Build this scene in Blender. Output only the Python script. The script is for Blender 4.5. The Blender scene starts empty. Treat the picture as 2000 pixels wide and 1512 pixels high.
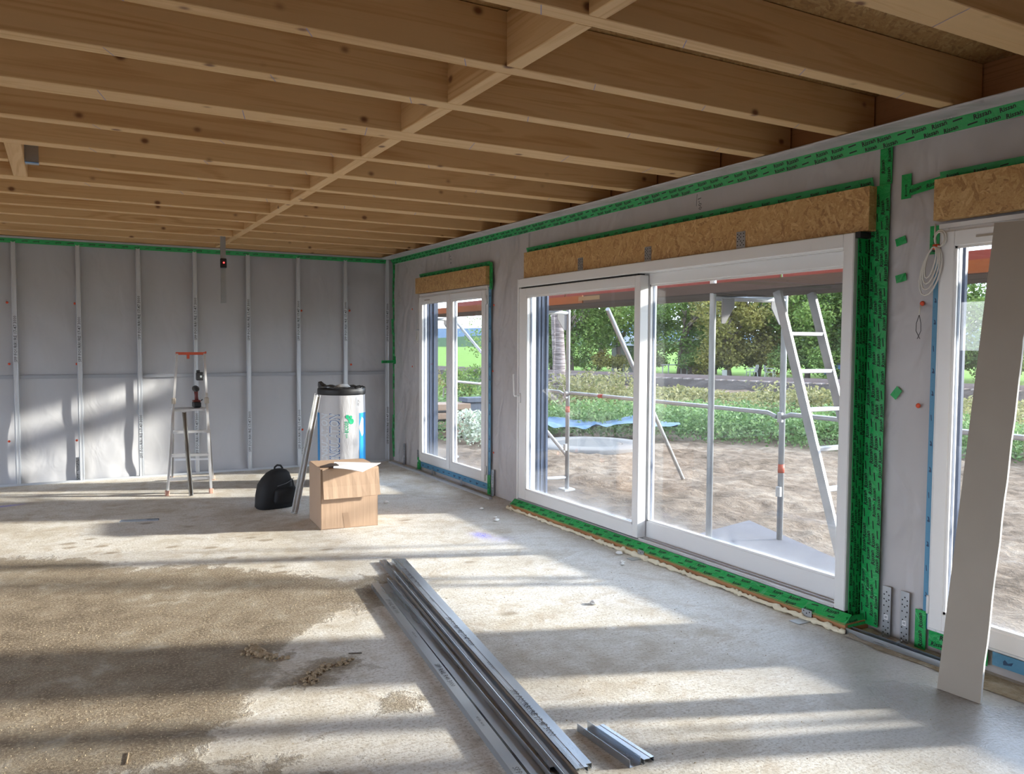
import bpy, math, random
import numpy as np
from mathutils import Vector, Matrix
random.seed(7); rng = np.random.default_rng(7)
C = bpy.context.scene.collection
SC = bpy.context.scene
# ------------------------------------------------------------------ camera, sky, sun, exposure
cd = bpy.data.cameras.new('camera'); cam = bpy.data.objects.new('camera', cd); C.objects.link(cam)
_r = Vector((0.8749239, -0.48422893, 0.00552371)); _u = Vector((0.02027902, 0.04803264, 0.99863989)); _w = Vector((0.48383564, 0.87362189, -0.05184459))
M = Matrix((_r, _u, -_w)).transposed().to_4x4(); M.translation = Vector((0, 0, 1.538)); cam.matrix_world = M
cd.sensor_width = 36.0; cd.lens = 1583.0 / 2000 * 36; cd.clip_end = 6000; cd.clip_start = .05
SC.camera = cam
SC.view_settings.view_transform = 'Standard'; SC.view_settings.look = 'None'; SC.view_settings.exposure = 1.55
SC.view_settings.gamma = 1; SC.view_settings.use_curve_mapping = False
wd = bpy.data.worlds.new('sky'); SC.world = wd; wd.use_nodes = True
nt = wd.node_tree; nt.nodes.clear()
_o = nt.nodes.new('ShaderNodeOutputWorld'); _b = nt.nodes.new('ShaderNodeBackground'); _b.inputs[1].default_value = 2.7
_tc = nt.nodes.new('ShaderNodeTexCoord'); _n = nt.nodes.new('ShaderNodeTexNoise'); _n.inputs['Scale'].default_value = 3; _n.inputs['Detail'].default_value = 5
_cr = nt.nodes.new('ShaderNodeValToRGB'); _cr.color_ramp.elements[0].position = .38; _cr.color_ramp.elements[0].color = (.55, .72, 1, 1)
_cr.color_ramp.elements[1].position = .62; _cr.color_ramp.elements[1].color = (.93, .96, 1, 1)
nt.links.new(_tc.outputs['Generated'], _n.inputs['Vector']); nt.links.new(_n.outputs[0], _cr.inputs[0]); nt.links.new(_cr.outputs[0], _b.inputs[0]); nt.links.new(_b.outputs[0], _o.inputs[0])
sd = bpy.data.lights.new('sun', 'SUN'); sd.energy = 5.4; sd.angle = math.radians(2.6); sd.color = (1, .93, .82)
sun = bpy.data.objects.new('sun', sd); C.objects.link(sun); sun.location = (20, -8, 10)
_az, _el = math.radians(21.3), math.radians(16)
sdir = Vector((-math.cos(_az) * math.cos(_el), math.sin(_az) * math.cos(_el), -math.sin(_el)))
sun.rotation_euler = sdir.to_track_quat('-Z', 'Y').to_euler()

# ------------------------------------------------------------------ helpers
def tag(o, label=None, cat=None, group=None, kind=None):
    if label: o['label'] = label
    if cat: o['category'] = cat
    if group: o['group'] = group
    if kind: o['kind'] = kind
    return o
def empty(name, loc, label=None, cat=None, group=None, kind=None):
    o = bpy.data.objects.new(name, None); C.objects.link(o); o.location = loc; o.empty_display_size = .05
    return tag(o, label, cat, group, kind)
def link(name, me, mats, parent=None, loc=(0, 0, 0), rot=(0, 0, 0)):
    for m in (mats if isinstance(mats, (list, tuple)) else [mats]): me.materials.append(m)
    o = bpy.data.objects.new(name, me); C.objects.link(o); o.location = loc; o.rotation_euler = rot
    if parent: o.parent = parent
    return o
class MB:
    """collects shapes; build() links them as one mesh object"""
    def __init__(s): s.v = []; s.f = []; s.m = []; s.sm = []
    def add(s, vs, fs, mi=0, smooth=False):
        b = len(s.v); s.v += [tuple(x) for x in vs]
        for f in fs: s.f.append(tuple(b + i for i in f)); s.m.append(mi); s.sm.append(smooth)
        return s
    def box(s, x0, x1, y0, y1, z0, z1, mi=0, bev=0):
        if bev <= 0:
            vs = [(x, y, z) for x in (x0, x1) for y in (y0, y1) for z in (z0, z1)]
            return s.add(vs, [(0, 1, 3, 2), (4, 6, 7, 5), (0, 4, 5, 1), (2, 3, 7, 6), (0, 2, 6, 4), (1, 5, 7, 3)], mi)
        b = bev; P = {}; vs = []
        for i, x in enumerate((x0, x1)):
            for j, y in enumerate((y0, y1)):
                for k, z in enumerate((z0, z1)):
                    sx, sy, sz = (1 if i == 0 else -1), (1 if j == 0 else -1), (1 if k == 0 else -1)
                    P[i, j, k, 0] = len(vs); vs.append((x, y + sy * b, z + sz * b))
                    P[i, j, k, 1] = len(vs); vs.append((x + sx * b, y, z + sz * b))
                    P[i, j, k, 2] = len(vs); vs.append((x + sx * b, y + sy * b, z))
        fs = []
        for a in range(3):
            o1, o2 = [q for q in range(3) if q != a]
            for e in (0, 1):
                f = []
                for (p, q) in ((0, 0), (0, 1), (1, 1), (1, 0)):
                    ix = [0, 0, 0]; ix[a] = e; ix[o1] = p; ix[o2] = q; f.append(P[ix[0], ix[1], ix[2], a])
                fs.append(f)
            for p in (0, 1):
                for q in (0, 1):
                    f = []
                    for e in (0, 1):
                        ix = [0, 0, 0]; ix[a] = e; ix[o1] = p; ix[o2] = q
                        f += [P[ix[0], ix[1], ix[2], o1], P[ix[0], ix[1], ix[2], o2]] if e == 0 else [P[ix[0], ix[1], ix[2], o2], P[ix[0], ix[1], ix[2], o1]]
                    fs.append(f)
        for i in (0, 1):
            for j in (0, 1):
                for k in (0, 1): fs.append([P[i, j, k, 0], P[i, j, k, 1], P[i, j, k, 2]])
        return s.add(vs, fs, mi)
    def bar(s, p0, p1, w, h, up=(0, 0, 1), mi=0):
        """rectangular bar between two points; w across, h along up"""
        p0, p1 = Vector(p0), Vector(p1); d = (p1 - p0).normalized(); up = Vector(up)
        a = d.cross(up).normalized(); b = a.cross(d).normalized(); vs = []
        for p in (p0, p1):
            for x, y in ((-1, -1), (1, -1), (1, 1), (-1, 1)): vs.append(p + a * (x * w / 2) + b * (y * h / 2))
        return s.add(vs, [(0, 3, 2, 1), (4, 5, 6, 7), (0, 1, 5, 4), (1, 2, 6, 5), (2, 3, 7, 6), (3, 0, 4, 7)], mi)
    def path(s, pts, r, n=10, mi=0, cap=True, closed=False):
        pts = [Vector(p) for p in pts]; rr = r if isinstance(r, (list, tuple)) else [r] * len(pts)
        d = (pts[1] - pts[0]).normalized(); a = d.orthogonal().normalized(); vs = []
        for i, p in enumerate(pts):
            if i == 0: t = pts[1] - pts[0]
            elif i == len(pts) - 1: t = pts[-1] - pts[-2]
            else: t = (pts[i + 1] - pts[i]).normalized() + (pts[i] - pts[i - 1]).normalized()
            t = t.normalized() if t.length > 1e-9 else d
            a = (a - t * a.dot(t)).normalized(); b = t.cross(a)
            for k in range(n):
                an = 2 * math.pi * k / n; vs.append(p + (a * math.cos(an) + b * math.sin(an)) * rr[i])
        fs = []
        for i in range(len(pts) - 1):
            for k in range(n): fs.append((i * n + k, i * n + (k + 1) % n, (i + 1) * n + (k + 1) % n, (i + 1) * n + k))
        s.add(vs, fs, mi, True)
        if cap:
            b0 = len(s.v) - len(vs)
            s.f.append(tuple(b0 + n - 1 - k for k in range(n))); s.m.append(mi); s.sm.append(False)
            s.f.append(tuple(b0 + (len(pts) - 1) * n + k for k in range(n))); s.m.append(mi); s.sm.append(False)
        return s
    def tube(s, p0, p1, r, n=12, mi=0): return s.path([p0, p1], r, n, mi)
    def lathe(s, prof, c=(0, 0, 0), n=32, mi=0, smooth=True):
        vs = [(c[0] + r * math.cos(2 * math.pi * k / n), c[1] + r * math.sin(2 * math.pi * k / n), c[2] + z) for r, z in prof for k in range(n)]
        fs = [(i * n + k, i * n + (k + 1) % n, (i + 1) * n + (k + 1) % n, (i + 1) * n + k) for i in range(len(prof) - 1) for k in range(n)]
        s.add(vs, fs, mi, smooth)
        b0 = len(s.v) - len(vs)
        s.f.append(tuple(b0 + n - 1 - k for k in range(n))); s.m.append(mi); s.sm.append(False)
        s.f.append(tuple(b0 + (len(prof) - 1) * n + k for k in range(n))); s.m.append(mi); s.sm.append(False)
        return s
    def prism(s, poly, a, b, axis='z', mi=0):
        """polygon (2d) extruded from a to b along axis"""
        n = len(poly)
        P = {'z': lambda p, h: (p[0], p[1], h), 'y': lambda p, h: (p[0], h, p[1]), 'x': lambda p, h: (h, p[0], p[1])}[axis]
        vs = [P(p, a) for p in poly] + [P(p, b) for p in poly]
        return s.add(vs, [tuple(range(n))[::-1], tuple(range(n, 2 * n))] + [(i, (i + 1) % n, n + (i + 1) % n, n + i) for i in range(n)], mi)
    def sheet(s, prof, t, a, b, mi=0):
        """thin bent sheet: open 2d profile (x,z) thickened by t, extruded along y from a to b"""
        P = [Vector(p) for p in prof]; L = []; R = []
        for i, p in enumerate(P):
            d = (P[min(i + 1, len(P) - 1)] - P[max(i - 1, 0)]).normalized(); nrm = Vector((-d.y, d.x)) * t / 2
            L.append(p + nrm); R.append(p - nrm)
        poly = L + R[::-1]; n = len(poly); k = len(P)
        vs = [(p.x, a, p.y) for p in poly] + [(p.x, b, p.y) for p in poly]
        fs = [(i, (i + 1) % n, n + (i + 1) % n, n + i) for i in range(n)]
        for i in range(k - 1):
            j = n - 1 - i; fs += [(i, i + 1, j - 1, j), (n + j, n + j - 1, n + i + 1, n + i)]
        return s.add(vs, fs, mi)
    def text(s, w, o, u, v, size, mi=1, lift=.0012):
        """stamp the word mesh w: o centre, u reading direction, v up direction"""
        vs, fs, W, H = WORDS[w]; o, u, v = Vector(o), Vector(u).normalized(), Vector(v).normalized(); nn = u.cross(v).normalized()
        k = size / H
        return s.add([o + u * ((x - W / 2) * k) + v * ((y - H / 2) * k) + nn * lift for x, y in vs], fs, mi)
    def xform(s, M):
        s.v = [tuple(M @ Vector(p)) for p in s.v]; return s
    def mesh(s, name):
        me = bpy.data.meshes.new(name); me.from_pydata(s.v, [], s.f)
        me.polygons.foreach_set('material_index', s.m); me.polygons.foreach_set('use_smooth', s.sm); me.update()
        return me
    def build(s, name, mats, parent=None, loc=(0, 0, 0), rot=(0, 0, 0), fix=True):
        me = s.mesh(name)
        if fix:
            import bmesh
            bm = bmesh.new(); bm.from_mesh(me); bmesh.ops.recalc_face_normals(bm, faces=[f for f in bm.faces if not (len(s.m) > f.index and s.m[f.index] in getattr(s, 'keep', ()))]); bm.to_mesh(me); bm.free()
        return link(name, me, mats, parent, loc, rot)
WORDS = {}
def word(w, shear=.25, bold=.012, res=1, key=None):
    cu = bpy.data.curves.new('t', 'FONT'); cu.body = w; cu.size = 1; cu.shear = shear; cu.offset = bold; cu.resolution_u = res
    o = bpy.data.objects.new('t', cu); C.objects.link(o); bpy.context.view_layer.update()
    me = bpy.data.meshes.new_from_object(o.evaluated_get(bpy.context.evaluated_depsgraph_get()))
    vs = [(v.co.x, v.co.y) for v in me.vertices]; fs = [tuple(p.vertices) for p in me.polygons]
    x0 = min(v[0] for v in vs); y0 = min(v[1] for v in vs)
    vs = [(x - x0, y - y0) for x, y in vs]
    WORDS[key or w] = (vs, fs, max(v[0] for v in vs), max(v[1] for v in vs))
    bpy.data.objects.remove(o); bpy.data.curves.remove(cu); bpy.data.meshes.remove(me)
for t_ in ('SPP FOURRURE 17-47 3000', 'SPP RAIL R48 3000', 'NF EN 14195', '1 08080', '1-00', '1 F 8'): word(t_, 0, .002)
word('Rissan', .3, .03); word('INSULATION', .15, .03, 2); word('F', .15, .03); word('ECOSE', 0, .02, 2); word('with', 0, .0, 2); word('CE 15', 0, 0); word('Lot 40 7', 0, 0)

# ------------------------------------------------------------------ materials
def mat(name, col, rough=.6, metal=0, spec=.5):
    m = bpy.data.materials.new(name); m.use_nodes = True; b = m.node_tree.nodes['Principled BSDF']
    b.inputs['Base Color'].default_value = (*col, 1); b.inputs['Roughness'].default_value = rough; b.inputs['Metallic'].default_value = metal
    b.inputs['Specular IOR Level'].default_value = spec
    return m
class N:
    def __init__(s, m): s.m = m; s.t = m.node_tree; s.b = s.t.nodes['Principled BSDF']; s.tc = s.n('ShaderNodeTexCoord')
    def n(s, k, **a):
        x = s.t.nodes.new(k)
        for q, v in a.items(): setattr(x, q, v)
        return x
    def l(s, a, b): s.t.links.new(a, b)
    def map(s, scale, rot=(0, 0, 0), src='Object', loc=None, tex=False):
        x = s.n('ShaderNodeMapping', vector_type='TEXTURE' if tex else 'POINT'); x.inputs['Scale'].default_value = scale; x.inputs['Rotation'].default_value = rot
        if loc is not None: s.l(loc, x.inputs['Location'])
        s.l(s.tc.outputs[src], x.inputs[0]); return x.outputs[0]
    def noise(s, vec, scale, detail=4, rough=.5, dist=0):
        x = s.n('ShaderNodeTexNoise'); x.inputs['Scale'].default_value = scale; x.inputs['Detail'].default_value = detail
        x.inputs['Roughness'].default_value = rough; x.inputs['Distortion'].default_value = dist
        if vec is not None: s.l(vec, x.inputs['Vector'])
        return x.outputs[0]
    def vor(s, vec, scale, feature='F1', out='Distance'):
        x = s.n('ShaderNodeTexVoronoi', feature=feature); x.inputs['Scale'].default_value = scale
        if vec is not None: s.l(vec, x.inputs['Vector'])
        return x.outputs[out]
    def ramp(s, f, stops, interp='LINEAR'):
        x = s.n('ShaderNodeValToRGB'); e = x.color_ramp.elements; x.color_ramp.interpolation = interp
        while len(e) < len(stops): e.new(.5)
        for i, (p, c) in enumerate(stops): e[i].position = p; e[i].color = (*c, 1) if len(c) == 3 else c
        s.l(f, x.inputs[0]); return x.outputs[0]
    def mix(s, f, a, b, mode='MIX'):
        x = s.n('ShaderNodeMix', data_type='RGBA', blend_type=mode)
        for i, v in ((0, f), (6, a), (7, b)):
            if isinstance(v, (int, float)): x.inputs[i].default_value = v
            elif isinstance(v, tuple): x.inputs[i].default_value = (*v, 1)
            else: s.l(v, x.inputs[i])
        return x.outputs[2]
    def math(s, op, a, b=0.0, clamp=False):
        x = s.n('ShaderNodeMath', operation=op, use_clamp=clamp)
        for i, v in ((0, a), (1, b)):
            if isinstance(v, (int, float)): x.inputs[i].default_value = v
            else: s.l(v, x.inputs[i])
        return x.outputs[0]
    def bump(s, h, strength=.3, dist=.01, nrm=None):
        x = s.n('ShaderNodeBump'); x.inputs['Strength'].default_value = strength; x.inputs['Distance'].default_value = dist
        s.l(h, x.inputs['Height'])
        if nrm is not None: s.l(nrm, x.inputs['Normal'])
        s.l(x.outputs[0], s.b.inputs['Normal']); return x.outputs[0]
    def col(s, c): s.l(c, s.b.inputs['Base Color'])
    def rough(s, c): s.l(c, s.b.inputs['Roughness'])
def wood(name, a, b, knots=True, axis=0):
    m = mat(name, a, .62); q = N(m); inf = q.n('ShaderNodeObjectInfo'); r = q.math('MULTIPLY', inf.outputs['Random'], 40.0)
    cb = q.n('ShaderNodeCombineXYZ'); q.l(r, cb.inputs[0]); q.l(r, cb.inputs[1]); q.l(r, cb.inputs[2])
    s1 = [7, 7, 7]; s1[axis] = .35
    v = q.map(tuple(s1), loc=cb.outputs[0]); base = q.noise(v, 1.0, 2, .5, .6)
    s2 = [90, 90, 90]; s2[axis] = 2.2
    g = q.noise(q.map(tuple(s2), loc=cb.outputs[0]), 1.0, 3, .6, .3)
    rings = q.n('ShaderNodeMath', operation='SINE'); q.l(q.math('MULTIPLY', base, 55.0), rings.inputs[0])
    f = q.math('ADD', q.math('MULTIPLY', rings.outputs[0], .16), q.math('ADD', q.math('MULTIPLY', g, .5), q.math('MULTIPLY', base, .6)))
    c = q.ramp(f, [(.3, tuple(x * .96 for x in a)), (.55, a), (.85, b)])
    c = q.mix(q.math('MULTIPLY', inf.outputs['Random'], .35), c, q.mix(.5, c, b, 'MIX'))
    if knots:
        s3 = [6, 6, 6]; s3[axis] = 4.5
        kv = q.map(tuple(s3), loc=cb.outputs[0]); d = q.vor(kv, 1.0)
        ring = q.ramp(d, [(.06, (1, 1, 1)), (.085, (.75, .75, .75)), (.12, (.2, .2, .2)), (.16, (0, 0, 0))])
        c = q.mix(ring, c, (.18, .075, .03))
    q.col(c); q.bump(g, .15, .003); return m
M_joist = wood('spruce', (.69, .455, .225), (.54, .31, .125))
M_batten = wood('batten_wood', (.42, .2, .08), (.28, .12, .045), False, 1)
def osb(name, tint=1):
    m = mat(name, (.5, .3, .12), .55); q = N(m)
    nz = q.noise(q.map((3, 3, 3)), 3, 2); cb = q.n('ShaderNodeVectorMath', operation='SCALE'); 
    cols = []; 
    for i, ang in enumerate((.35, -.5, 1.25, -1.2)):
        v = q.map((1 / 20, 1 / 20, 1 / 85), (ang, 0, .3 * i), tex=True); x = q.n('ShaderNodeTexVoronoi'); x.inputs['Scale'].default_value = 1.0; q.l(v, x.inputs['Vector']); cols.append(x)
    sep = [q.n('ShaderNodeSeparateColor') for _ in cols]
    for s_, x in zip(sep, cols): q.l(x.outputs['Color'], s_.inputs[0])
    f = q.mix(q.math('GREATER_THAN', sep[0].outputs[1], .5), sep[0].outputs[0], sep[1].outputs[0])
    f = q.mix(q.math('GREATER_THAN', sep[2].outputs[1], .62), f, sep[2].outputs[0])
    f = q.mix(q.math('GREATER_THAN', sep[3].outputs[1], .7), f, sep[3].outputs[0])
    c = q.ramp(f, [(0, (.32 * tint, .16 * tint, .055 * tint)), (.25, (.50 * tint, .28 * tint, .10 * tint)), (.75, (.58 * tint, .36 * tint, .145 * tint)), (1, (.70 * tint, .47 * tint, .22 * tint))])
    g = q.noise(q.map((30, 90, 90)), 1.5, 3); q.col(q.mix(.25, c, q.ramp(g, [(.3, (.3, .15, .05)), (.7, (.7, .5, .25))]), 'MIX')); q.bump(f, .25, .003); return m
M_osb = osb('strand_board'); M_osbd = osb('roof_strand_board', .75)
def metal(name, col=(.62, .65, .69), rough=.35, met=.85, ns=9, streak=None):
    m = mat(name, col, rough, met); q = N(m)
    n = q.noise(q.map(streak or (1, 1, 1)), ns, 3); q.col(q.mix(q.math('MULTIPLY', n, .35), col, tuple(x * .75 for x in col))); q.rough(q.ramp(n, [(.3, (rough * .75,) * 3), (.7, (rough * 1.35,) * 3)])); return m
M_galv = metal('galvanised_steel', (.50, .545, .60), .3, .92, 2.5, (2, .3, 2)); M_alu = metal('aluminium', (.74, .75, .77), .38, .8); M_scaf = metal('scaffold_zinc', (.34, .36, .38), .5, .6)
M_strap = metal('perforated_steel', (.45, .47, .5), .38, .9)
M_stud = metal('strip_steel', (.66, .69, .73), .42, .55, 5, (3, 3, .5))
M_ink = mat('dark_ink', (.06, .06, .07), .7); M_black = mat('black_plastic', (.012, .012, .014), .5); M_hole = mat('dark_hole', (.02, .02, .02), .9)
M_tape = mat('green_tape', (.006, .27, .062), .33); q = N(M_tape); h = q.noise(q.map((1, 1, 1)), 14, 4, .6, 1.0); q.bump(h, .6, .02)
q.col(q.mix(q.noise(q.map((1, 1, 1)), 6, 2), (.006, .25, .055), (.012, .42, .10)))
M_tink = mat('tape_ink', (.003, .012, .006), .6)
M_btape = mat('blue_tape', (.09, .27, .43), .45); q = N(M_btape); q.bump(q.noise(q.map((1, 1, 1)), 18, 3), .5, .015)
M_bink = mat('blue_tape_ink', (.02, .06, .13), .5)
M_pvc = mat('white_frame', (.80, .79, .78), .32); M_anth = mat('anthracite_reveal', (.045, .06, .09), .45); M_seal = mat('black_seal', (.015, .015, .018), .6)
M_anth2 = mat('blue_grey_guide', (.05, .07, .12), .4)
M_card = mat('cardboard', (.52, .35, .235), .75); q = N(M_card); n = q.noise(q.map((40, 40, 1.2)), 1.2, 2); n2 = q.noise(q.map((1, 1, 1)), 7, 2)
q.col(q.mix(q.math('MULTIPLY', n2, .5), (.44, .30, .20), (.38, .25, .165))); q.bump(n, .35, .004)
M_ctape = mat('brown_parcel_tape', (.36, .24, .16), .35); M_paper = mat('paper', (.83, .83, .86), .6)
M_cable = mat('white_cable', (.72, .69, .63), .45); M_orange = mat('orange_cap', (.75, .09, .03), .5); M_redp = mat('red_paint', (.55, .09, .04), .5)
M_foam = mat('pale_foam', (.80, .73, .55), .85); q = N(M_foam); q.bump(q.noise(q.map((1, 1, 1)), 60, 3), .5, .01)
M_wfoam = mat('white_foam', (.85, .85, .83), .8)
M_gyp = mat('plasterboard_face', (.38, .33, .275), .85); M_gyp2 = mat('gypsum_edge', (.78, .77, .74), .9)
q = N(M_gyp); q.col(q.mix(q.noise(q.map((1, 1, 1)), 5, 5), (.36, .31, .255), (.41, .36, .30)))
M_dust = mat('sand_clod', (.34, .255, .16), .95); q = N(M_dust); q.bump(q.noise(q.map((1, 1, 1)), 90, 3), .8, .01)
# membrane
def membrane(name, a, b, k):
    m = mat(name, a, .42); q = N(m)
    w1 = q.noise(q.map((1, 1, .5)), 1.6, 2, .4, .9); w2 = q.noise(q.map((1, 1, .6)), 4.5, 2, .4, 1.2)
    q.col(q.mix(q.noise(q.map((1, 1, 1)), 1.3, 3), a, b)); q.bump(q.math('ADD', w1, q.math('MULTIPLY', w2, .25)), k, .11 if k < .4 else .17); return m
M_memb = membrane('grey_membrane', (.49, .485, .50), (.44, .445, .465), .3)
M_memr = membrane('pale_membrane', (.52, .49, .49), (.47, .45, .45), .75)
M_seam = mat('membrane_seam', (.36, .37, .4), .5)
# glass
def glass(name, tint=(1, 1, 1), dirt=.03):
    m = bpy.data.materials.new(name); m.use_nodes = True; t = m.node_tree; t.nodes.clear()
    o = t.nodes.new('ShaderNodeOutputMaterial'); mx = t.nodes.new('ShaderNodeMixShader'); tr = t.nodes.new('ShaderNodeBsdfTransparent'); gl = t.nodes.new('ShaderNodeBsdfGlossy')
    tr.inputs[0].default_value = (*tint, 1); gl.inputs['Roughness'].default_value = .0; fr = t.nodes.new('ShaderNodeFresnel'); fr.inputs[0].default_value = 1.5
    ge = t.nodes.new('ShaderNodeNewGeometry'); io = t.nodes.new('ShaderNodeMapRange'); io.inputs[3].default_value = 1.5; io.inputs[4].default_value = 1 / 1.5; t.links.new(ge.outputs['Backfacing'], io.inputs[0]); t.links.new(io.outputs[0], fr.inputs[0])
    t.links.new(fr.outputs[0], mx.inputs[0]); t.links.new(tr.outputs[0], mx.inputs[1]); t.links.new(gl.outputs[0], mx.inputs[2])
    df = t.nodes.new('ShaderNodeBsdfDiffuse'); df.inputs[0].default_value = (.85, .88, .92, 1); m2 = t.nodes.new('ShaderNodeMixShader')
    # dust film, heaviest towards the bottom of the pane (mortar haze)
    tc = t.nodes.new('ShaderNodeTexCoord'); sp = t.nodes.new('ShaderNodeSeparateXYZ'); t.links.new(tc.outputs['Object'], sp.inputs[0])
    mr = t.nodes.new('ShaderNodeMapRange'); mr.inputs[1].default_value = .2; mr.inputs[2].default_value = .42; mr.inputs[3].default_value = .42; mr.inputs[4].default_value = dirt
    t.links.new(sp.outputs[2], mr.inputs[0]); ns = t.nodes.new('ShaderNodeTexNoise'); ns.inputs['Scale'].default_value = 3; t.links.new(tc.outputs['Object'], ns.inputs['Vector'])
    mu = t.nodes.new('ShaderNodeMath'); mu.operation = 'MULTIPLY'; t.links.new(mr.outputs[0], mu.inputs[0]); t.links.new(ns.outputs[0], mu.inputs[1])
    t.links.new(mu.outputs[0], m2.inputs[0]); t.links.new(mx.outputs[0], m2.inputs[1]); t.links.new(df.outputs[0], m2.inputs[2]); t.links.new(m2.outputs[0], o.inputs[0]); return m
M_glass = glass('window_glass', (.95, .97, .98), .025)
# floor
M_floor = mat('concrete_floor', (.5, .47, .42), .75); q = N(M_floor)
at = q.n('ShaderNodeAttribute'); at.attribute_name = 'mask'; sp = q.n('ShaderNodeSeparateColor'); q.l(at.outputs['Color'], sp.inputs[0])
obj = q.map((1, 1, 1)); big = q.noise(obj, 1.1, 5, .55, .5); med = q.noise(obj, 6, 6, .65, .3); fine = q.noise(obj, 70, 4, .7); sc_ = q.noise(q.map((9, 60, 9), (0, 0, .5)), 1, 4, .7, 1.2)
base = q.ramp(q.math('ADD', q.math('MULTIPLY', big, .5), q.math('MULTIPLY', med, .5)), [(.34, (.45, .39, .31)), (.44, (.58, .54, .47)), (.54, (.69, .665, .62)), (.7, (.66, .65, .62))])
base = q.mix(q.ramp(sc_, [(.5, (0, 0, 0)), (.72, (.7, .7, .7))]), base, (.40, .33, .25))
base = q.mix(q.ramp(q.noise(obj, 3.3, 6, .7, .8), [(.53, (0, 0, 0)), (.68, (.65, .65, .65))]), base, (.40, .315, .215)); base = q.mix(q.ramp(fine, [(.33, (.75, .75, .75)), (.5, (0, 0, 0))]), base, (.30, .245, .175))
sand = q.ramp(q.math('ADD', q.math('MULTIPLY', med, .6), q.math('MULTIPLY', big, .4)), [(.36, (.135, .10, .065)), (.48, (.22, .172, .118)), (.56, (.27, .225, .165)), (.66, (.42, .38, .32))])
sand = q.mix(q.ramp(fine, [(.52, (0, 0, 0)), (.64, (.8, .8, .8))]), sand, (.46, .385, .27)); sand = q.mix(q.ramp(fine, [(.32, (.5, .5, .5)), (.44, (0, 0, 0))]), sand, (.10, .075, .05))
sm_ = q.math('ADD', sp.outputs[0], q.math('MULTIPLY', q.math('SUBTRACT', q.math('ADD', q.math('MULTIPLY', med, .65), q.math('MULTIPLY', big, .35)), .5), 2.3))
sf = q.ramp(sm_, [(.36, (0, 0, 0)), (.48, (.75, .75, .75)), (.62, (1, 1, 1))])
c = q.mix(sf, base, sand)
gf = q.math('ADD', sp.outputs[1], q.math('MULTIPLY', q.math('SUBTRACT', med, .5), .9)); c = q.mix(q.ramp(gf, [(.4, (0, 0, 0)), (.62, (.75, .75, .75))]), c, (.27, .215, .15))
bf = q.math('MULTIPLY', sp.outputs[2], q.ramp(fine, [(.42, (.1, .1, .1)), (.6, (1, 1, 1))])); c = q.mix(bf, c, (.10, .10, .75))
wet = q.math('MULTIPLY', at.outputs['Alpha'], q.ramp(big, [(.3, (.6, .6, .6)), (.6, (1, 1, 1))])); c = q.mix(q.math('MULTIPLY', wet, .8), c, (.25, .24, .235)); q.col(c)
rg = q.math('SUBTRACT', .72, q.math('MULTIPLY', wet, .52)); q.rough(rg)
hh = q.math('ADD', q.math('MULTIPLY', fine, q.math('ADD', .25, q.math('MULTIPLY', sf, .7))), q.math('MULTIPLY', med, .5)); q.bump(hh, .65, .013)
# outdoors
def soilmat(name, cols, s=.6):
    cols = [tuple(v * .62 for v in c_) for c_ in cols]
    m = mat(name, cols[1], 1, 0, .05); q = N(m); a = q.noise(q.map((1, 1, 1)), .5, 6, .6, .5); b = q.noise(q.map((1, 1, 1)), 6, 5, .7)
    q.col(q.ramp(q.math('ADD', q.math('MULTIPLY', a, .5), q.math('MULTIPLY', b, .5)), [(.35, cols[0]), (.5, cols[1]), (.65, cols[2])])); q.bump(b, s, .06); return m
M_soil = soilmat('bare_soil', ((.055, .04, .028), (.17, .13, .098), (.29, .24, .19)), 1.0)
M_grass = soilmat('lawn', ((.08, .15, .03), (.14, .25, .05), (.22, .32, .08)))
def leafmat(name, cols, sc=6):
    cols = [tuple(v * .66 for v in c_) for c_ in cols]
    m = mat(name, cols[0], .6, 0, .25); q = N(m); a = q.noise(q.map((1, 1, 1)), sc, 3, .6); b = q.noise(q.map((1, 1, 1)), sc * 9, 2)
    c = q.ramp(q.math('ADD', q.math('MULTIPLY', a, .55), q.math('MULTIPLY', b, .45)), [(.36, cols[0]), (.5, cols[1]), (.64, cols[2])]); q.col(c)
    t = m.node_tree; o = [x for x in t.nodes if x.type == 'OUTPUT_MATERIAL'][0]; tl = t.nodes.new('ShaderNodeBsdfTranslucent'); mx = t.nodes.new('ShaderNodeMixShader'); mx.inputs[0].default_value = .4
    t.links.new(c, tl.inputs[0]); t.links.new(q.b.outputs[0], mx.inputs[1]); t.links.new(tl.outputs[0], mx.inputs[2]); t.links.new(mx.outputs[0], o.inputs[0]); return m
M_leafA = leafmat('green_foliage', ((.07, .13, .03), (.17, .28, .06), (.34, .43, .12)), .8)
M_leafB = leafmat('dark_foliage', ((.06, .12, .04), (.13, .22, .06), (.26, .3, .08)), .8)
M_leafC = leafmat('autumn_foliage', ((.14, .12, .04), (.26, .25, .07), (.40, .34, .09)), .8)
M_weed = leafmat('weed_leaves', ((.06, .13, .04), (.14, .25, .08), (.30, .42, .18)), 5)
M_weedy = leafmat('yellow_weeds', ((.10, .12, .05), (.22, .22, .09), (.36, .33, .15)), 2.5)
M_wflower = leafmat('white_flowering_leaves', ((.2, .3, .14), (.5, .58, .45), (.8, .82, .8)), 9)
M_bark = mat('lenticel_bark', (.3, .25, .25), .85); q = N(M_bark); b = q.noise(q.map((3, 3, 34)), 1, 4, .65, .4); q.col(q.ramp(b, [(.38, (.07, .055, .055)), (.52, (.15, .12, .12)), (.68, (.28, .25, .245))])); q.bump(b, .6, .05)
M_trunk = mat('dark_bark', (.085, .065, .05), .9)

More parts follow.
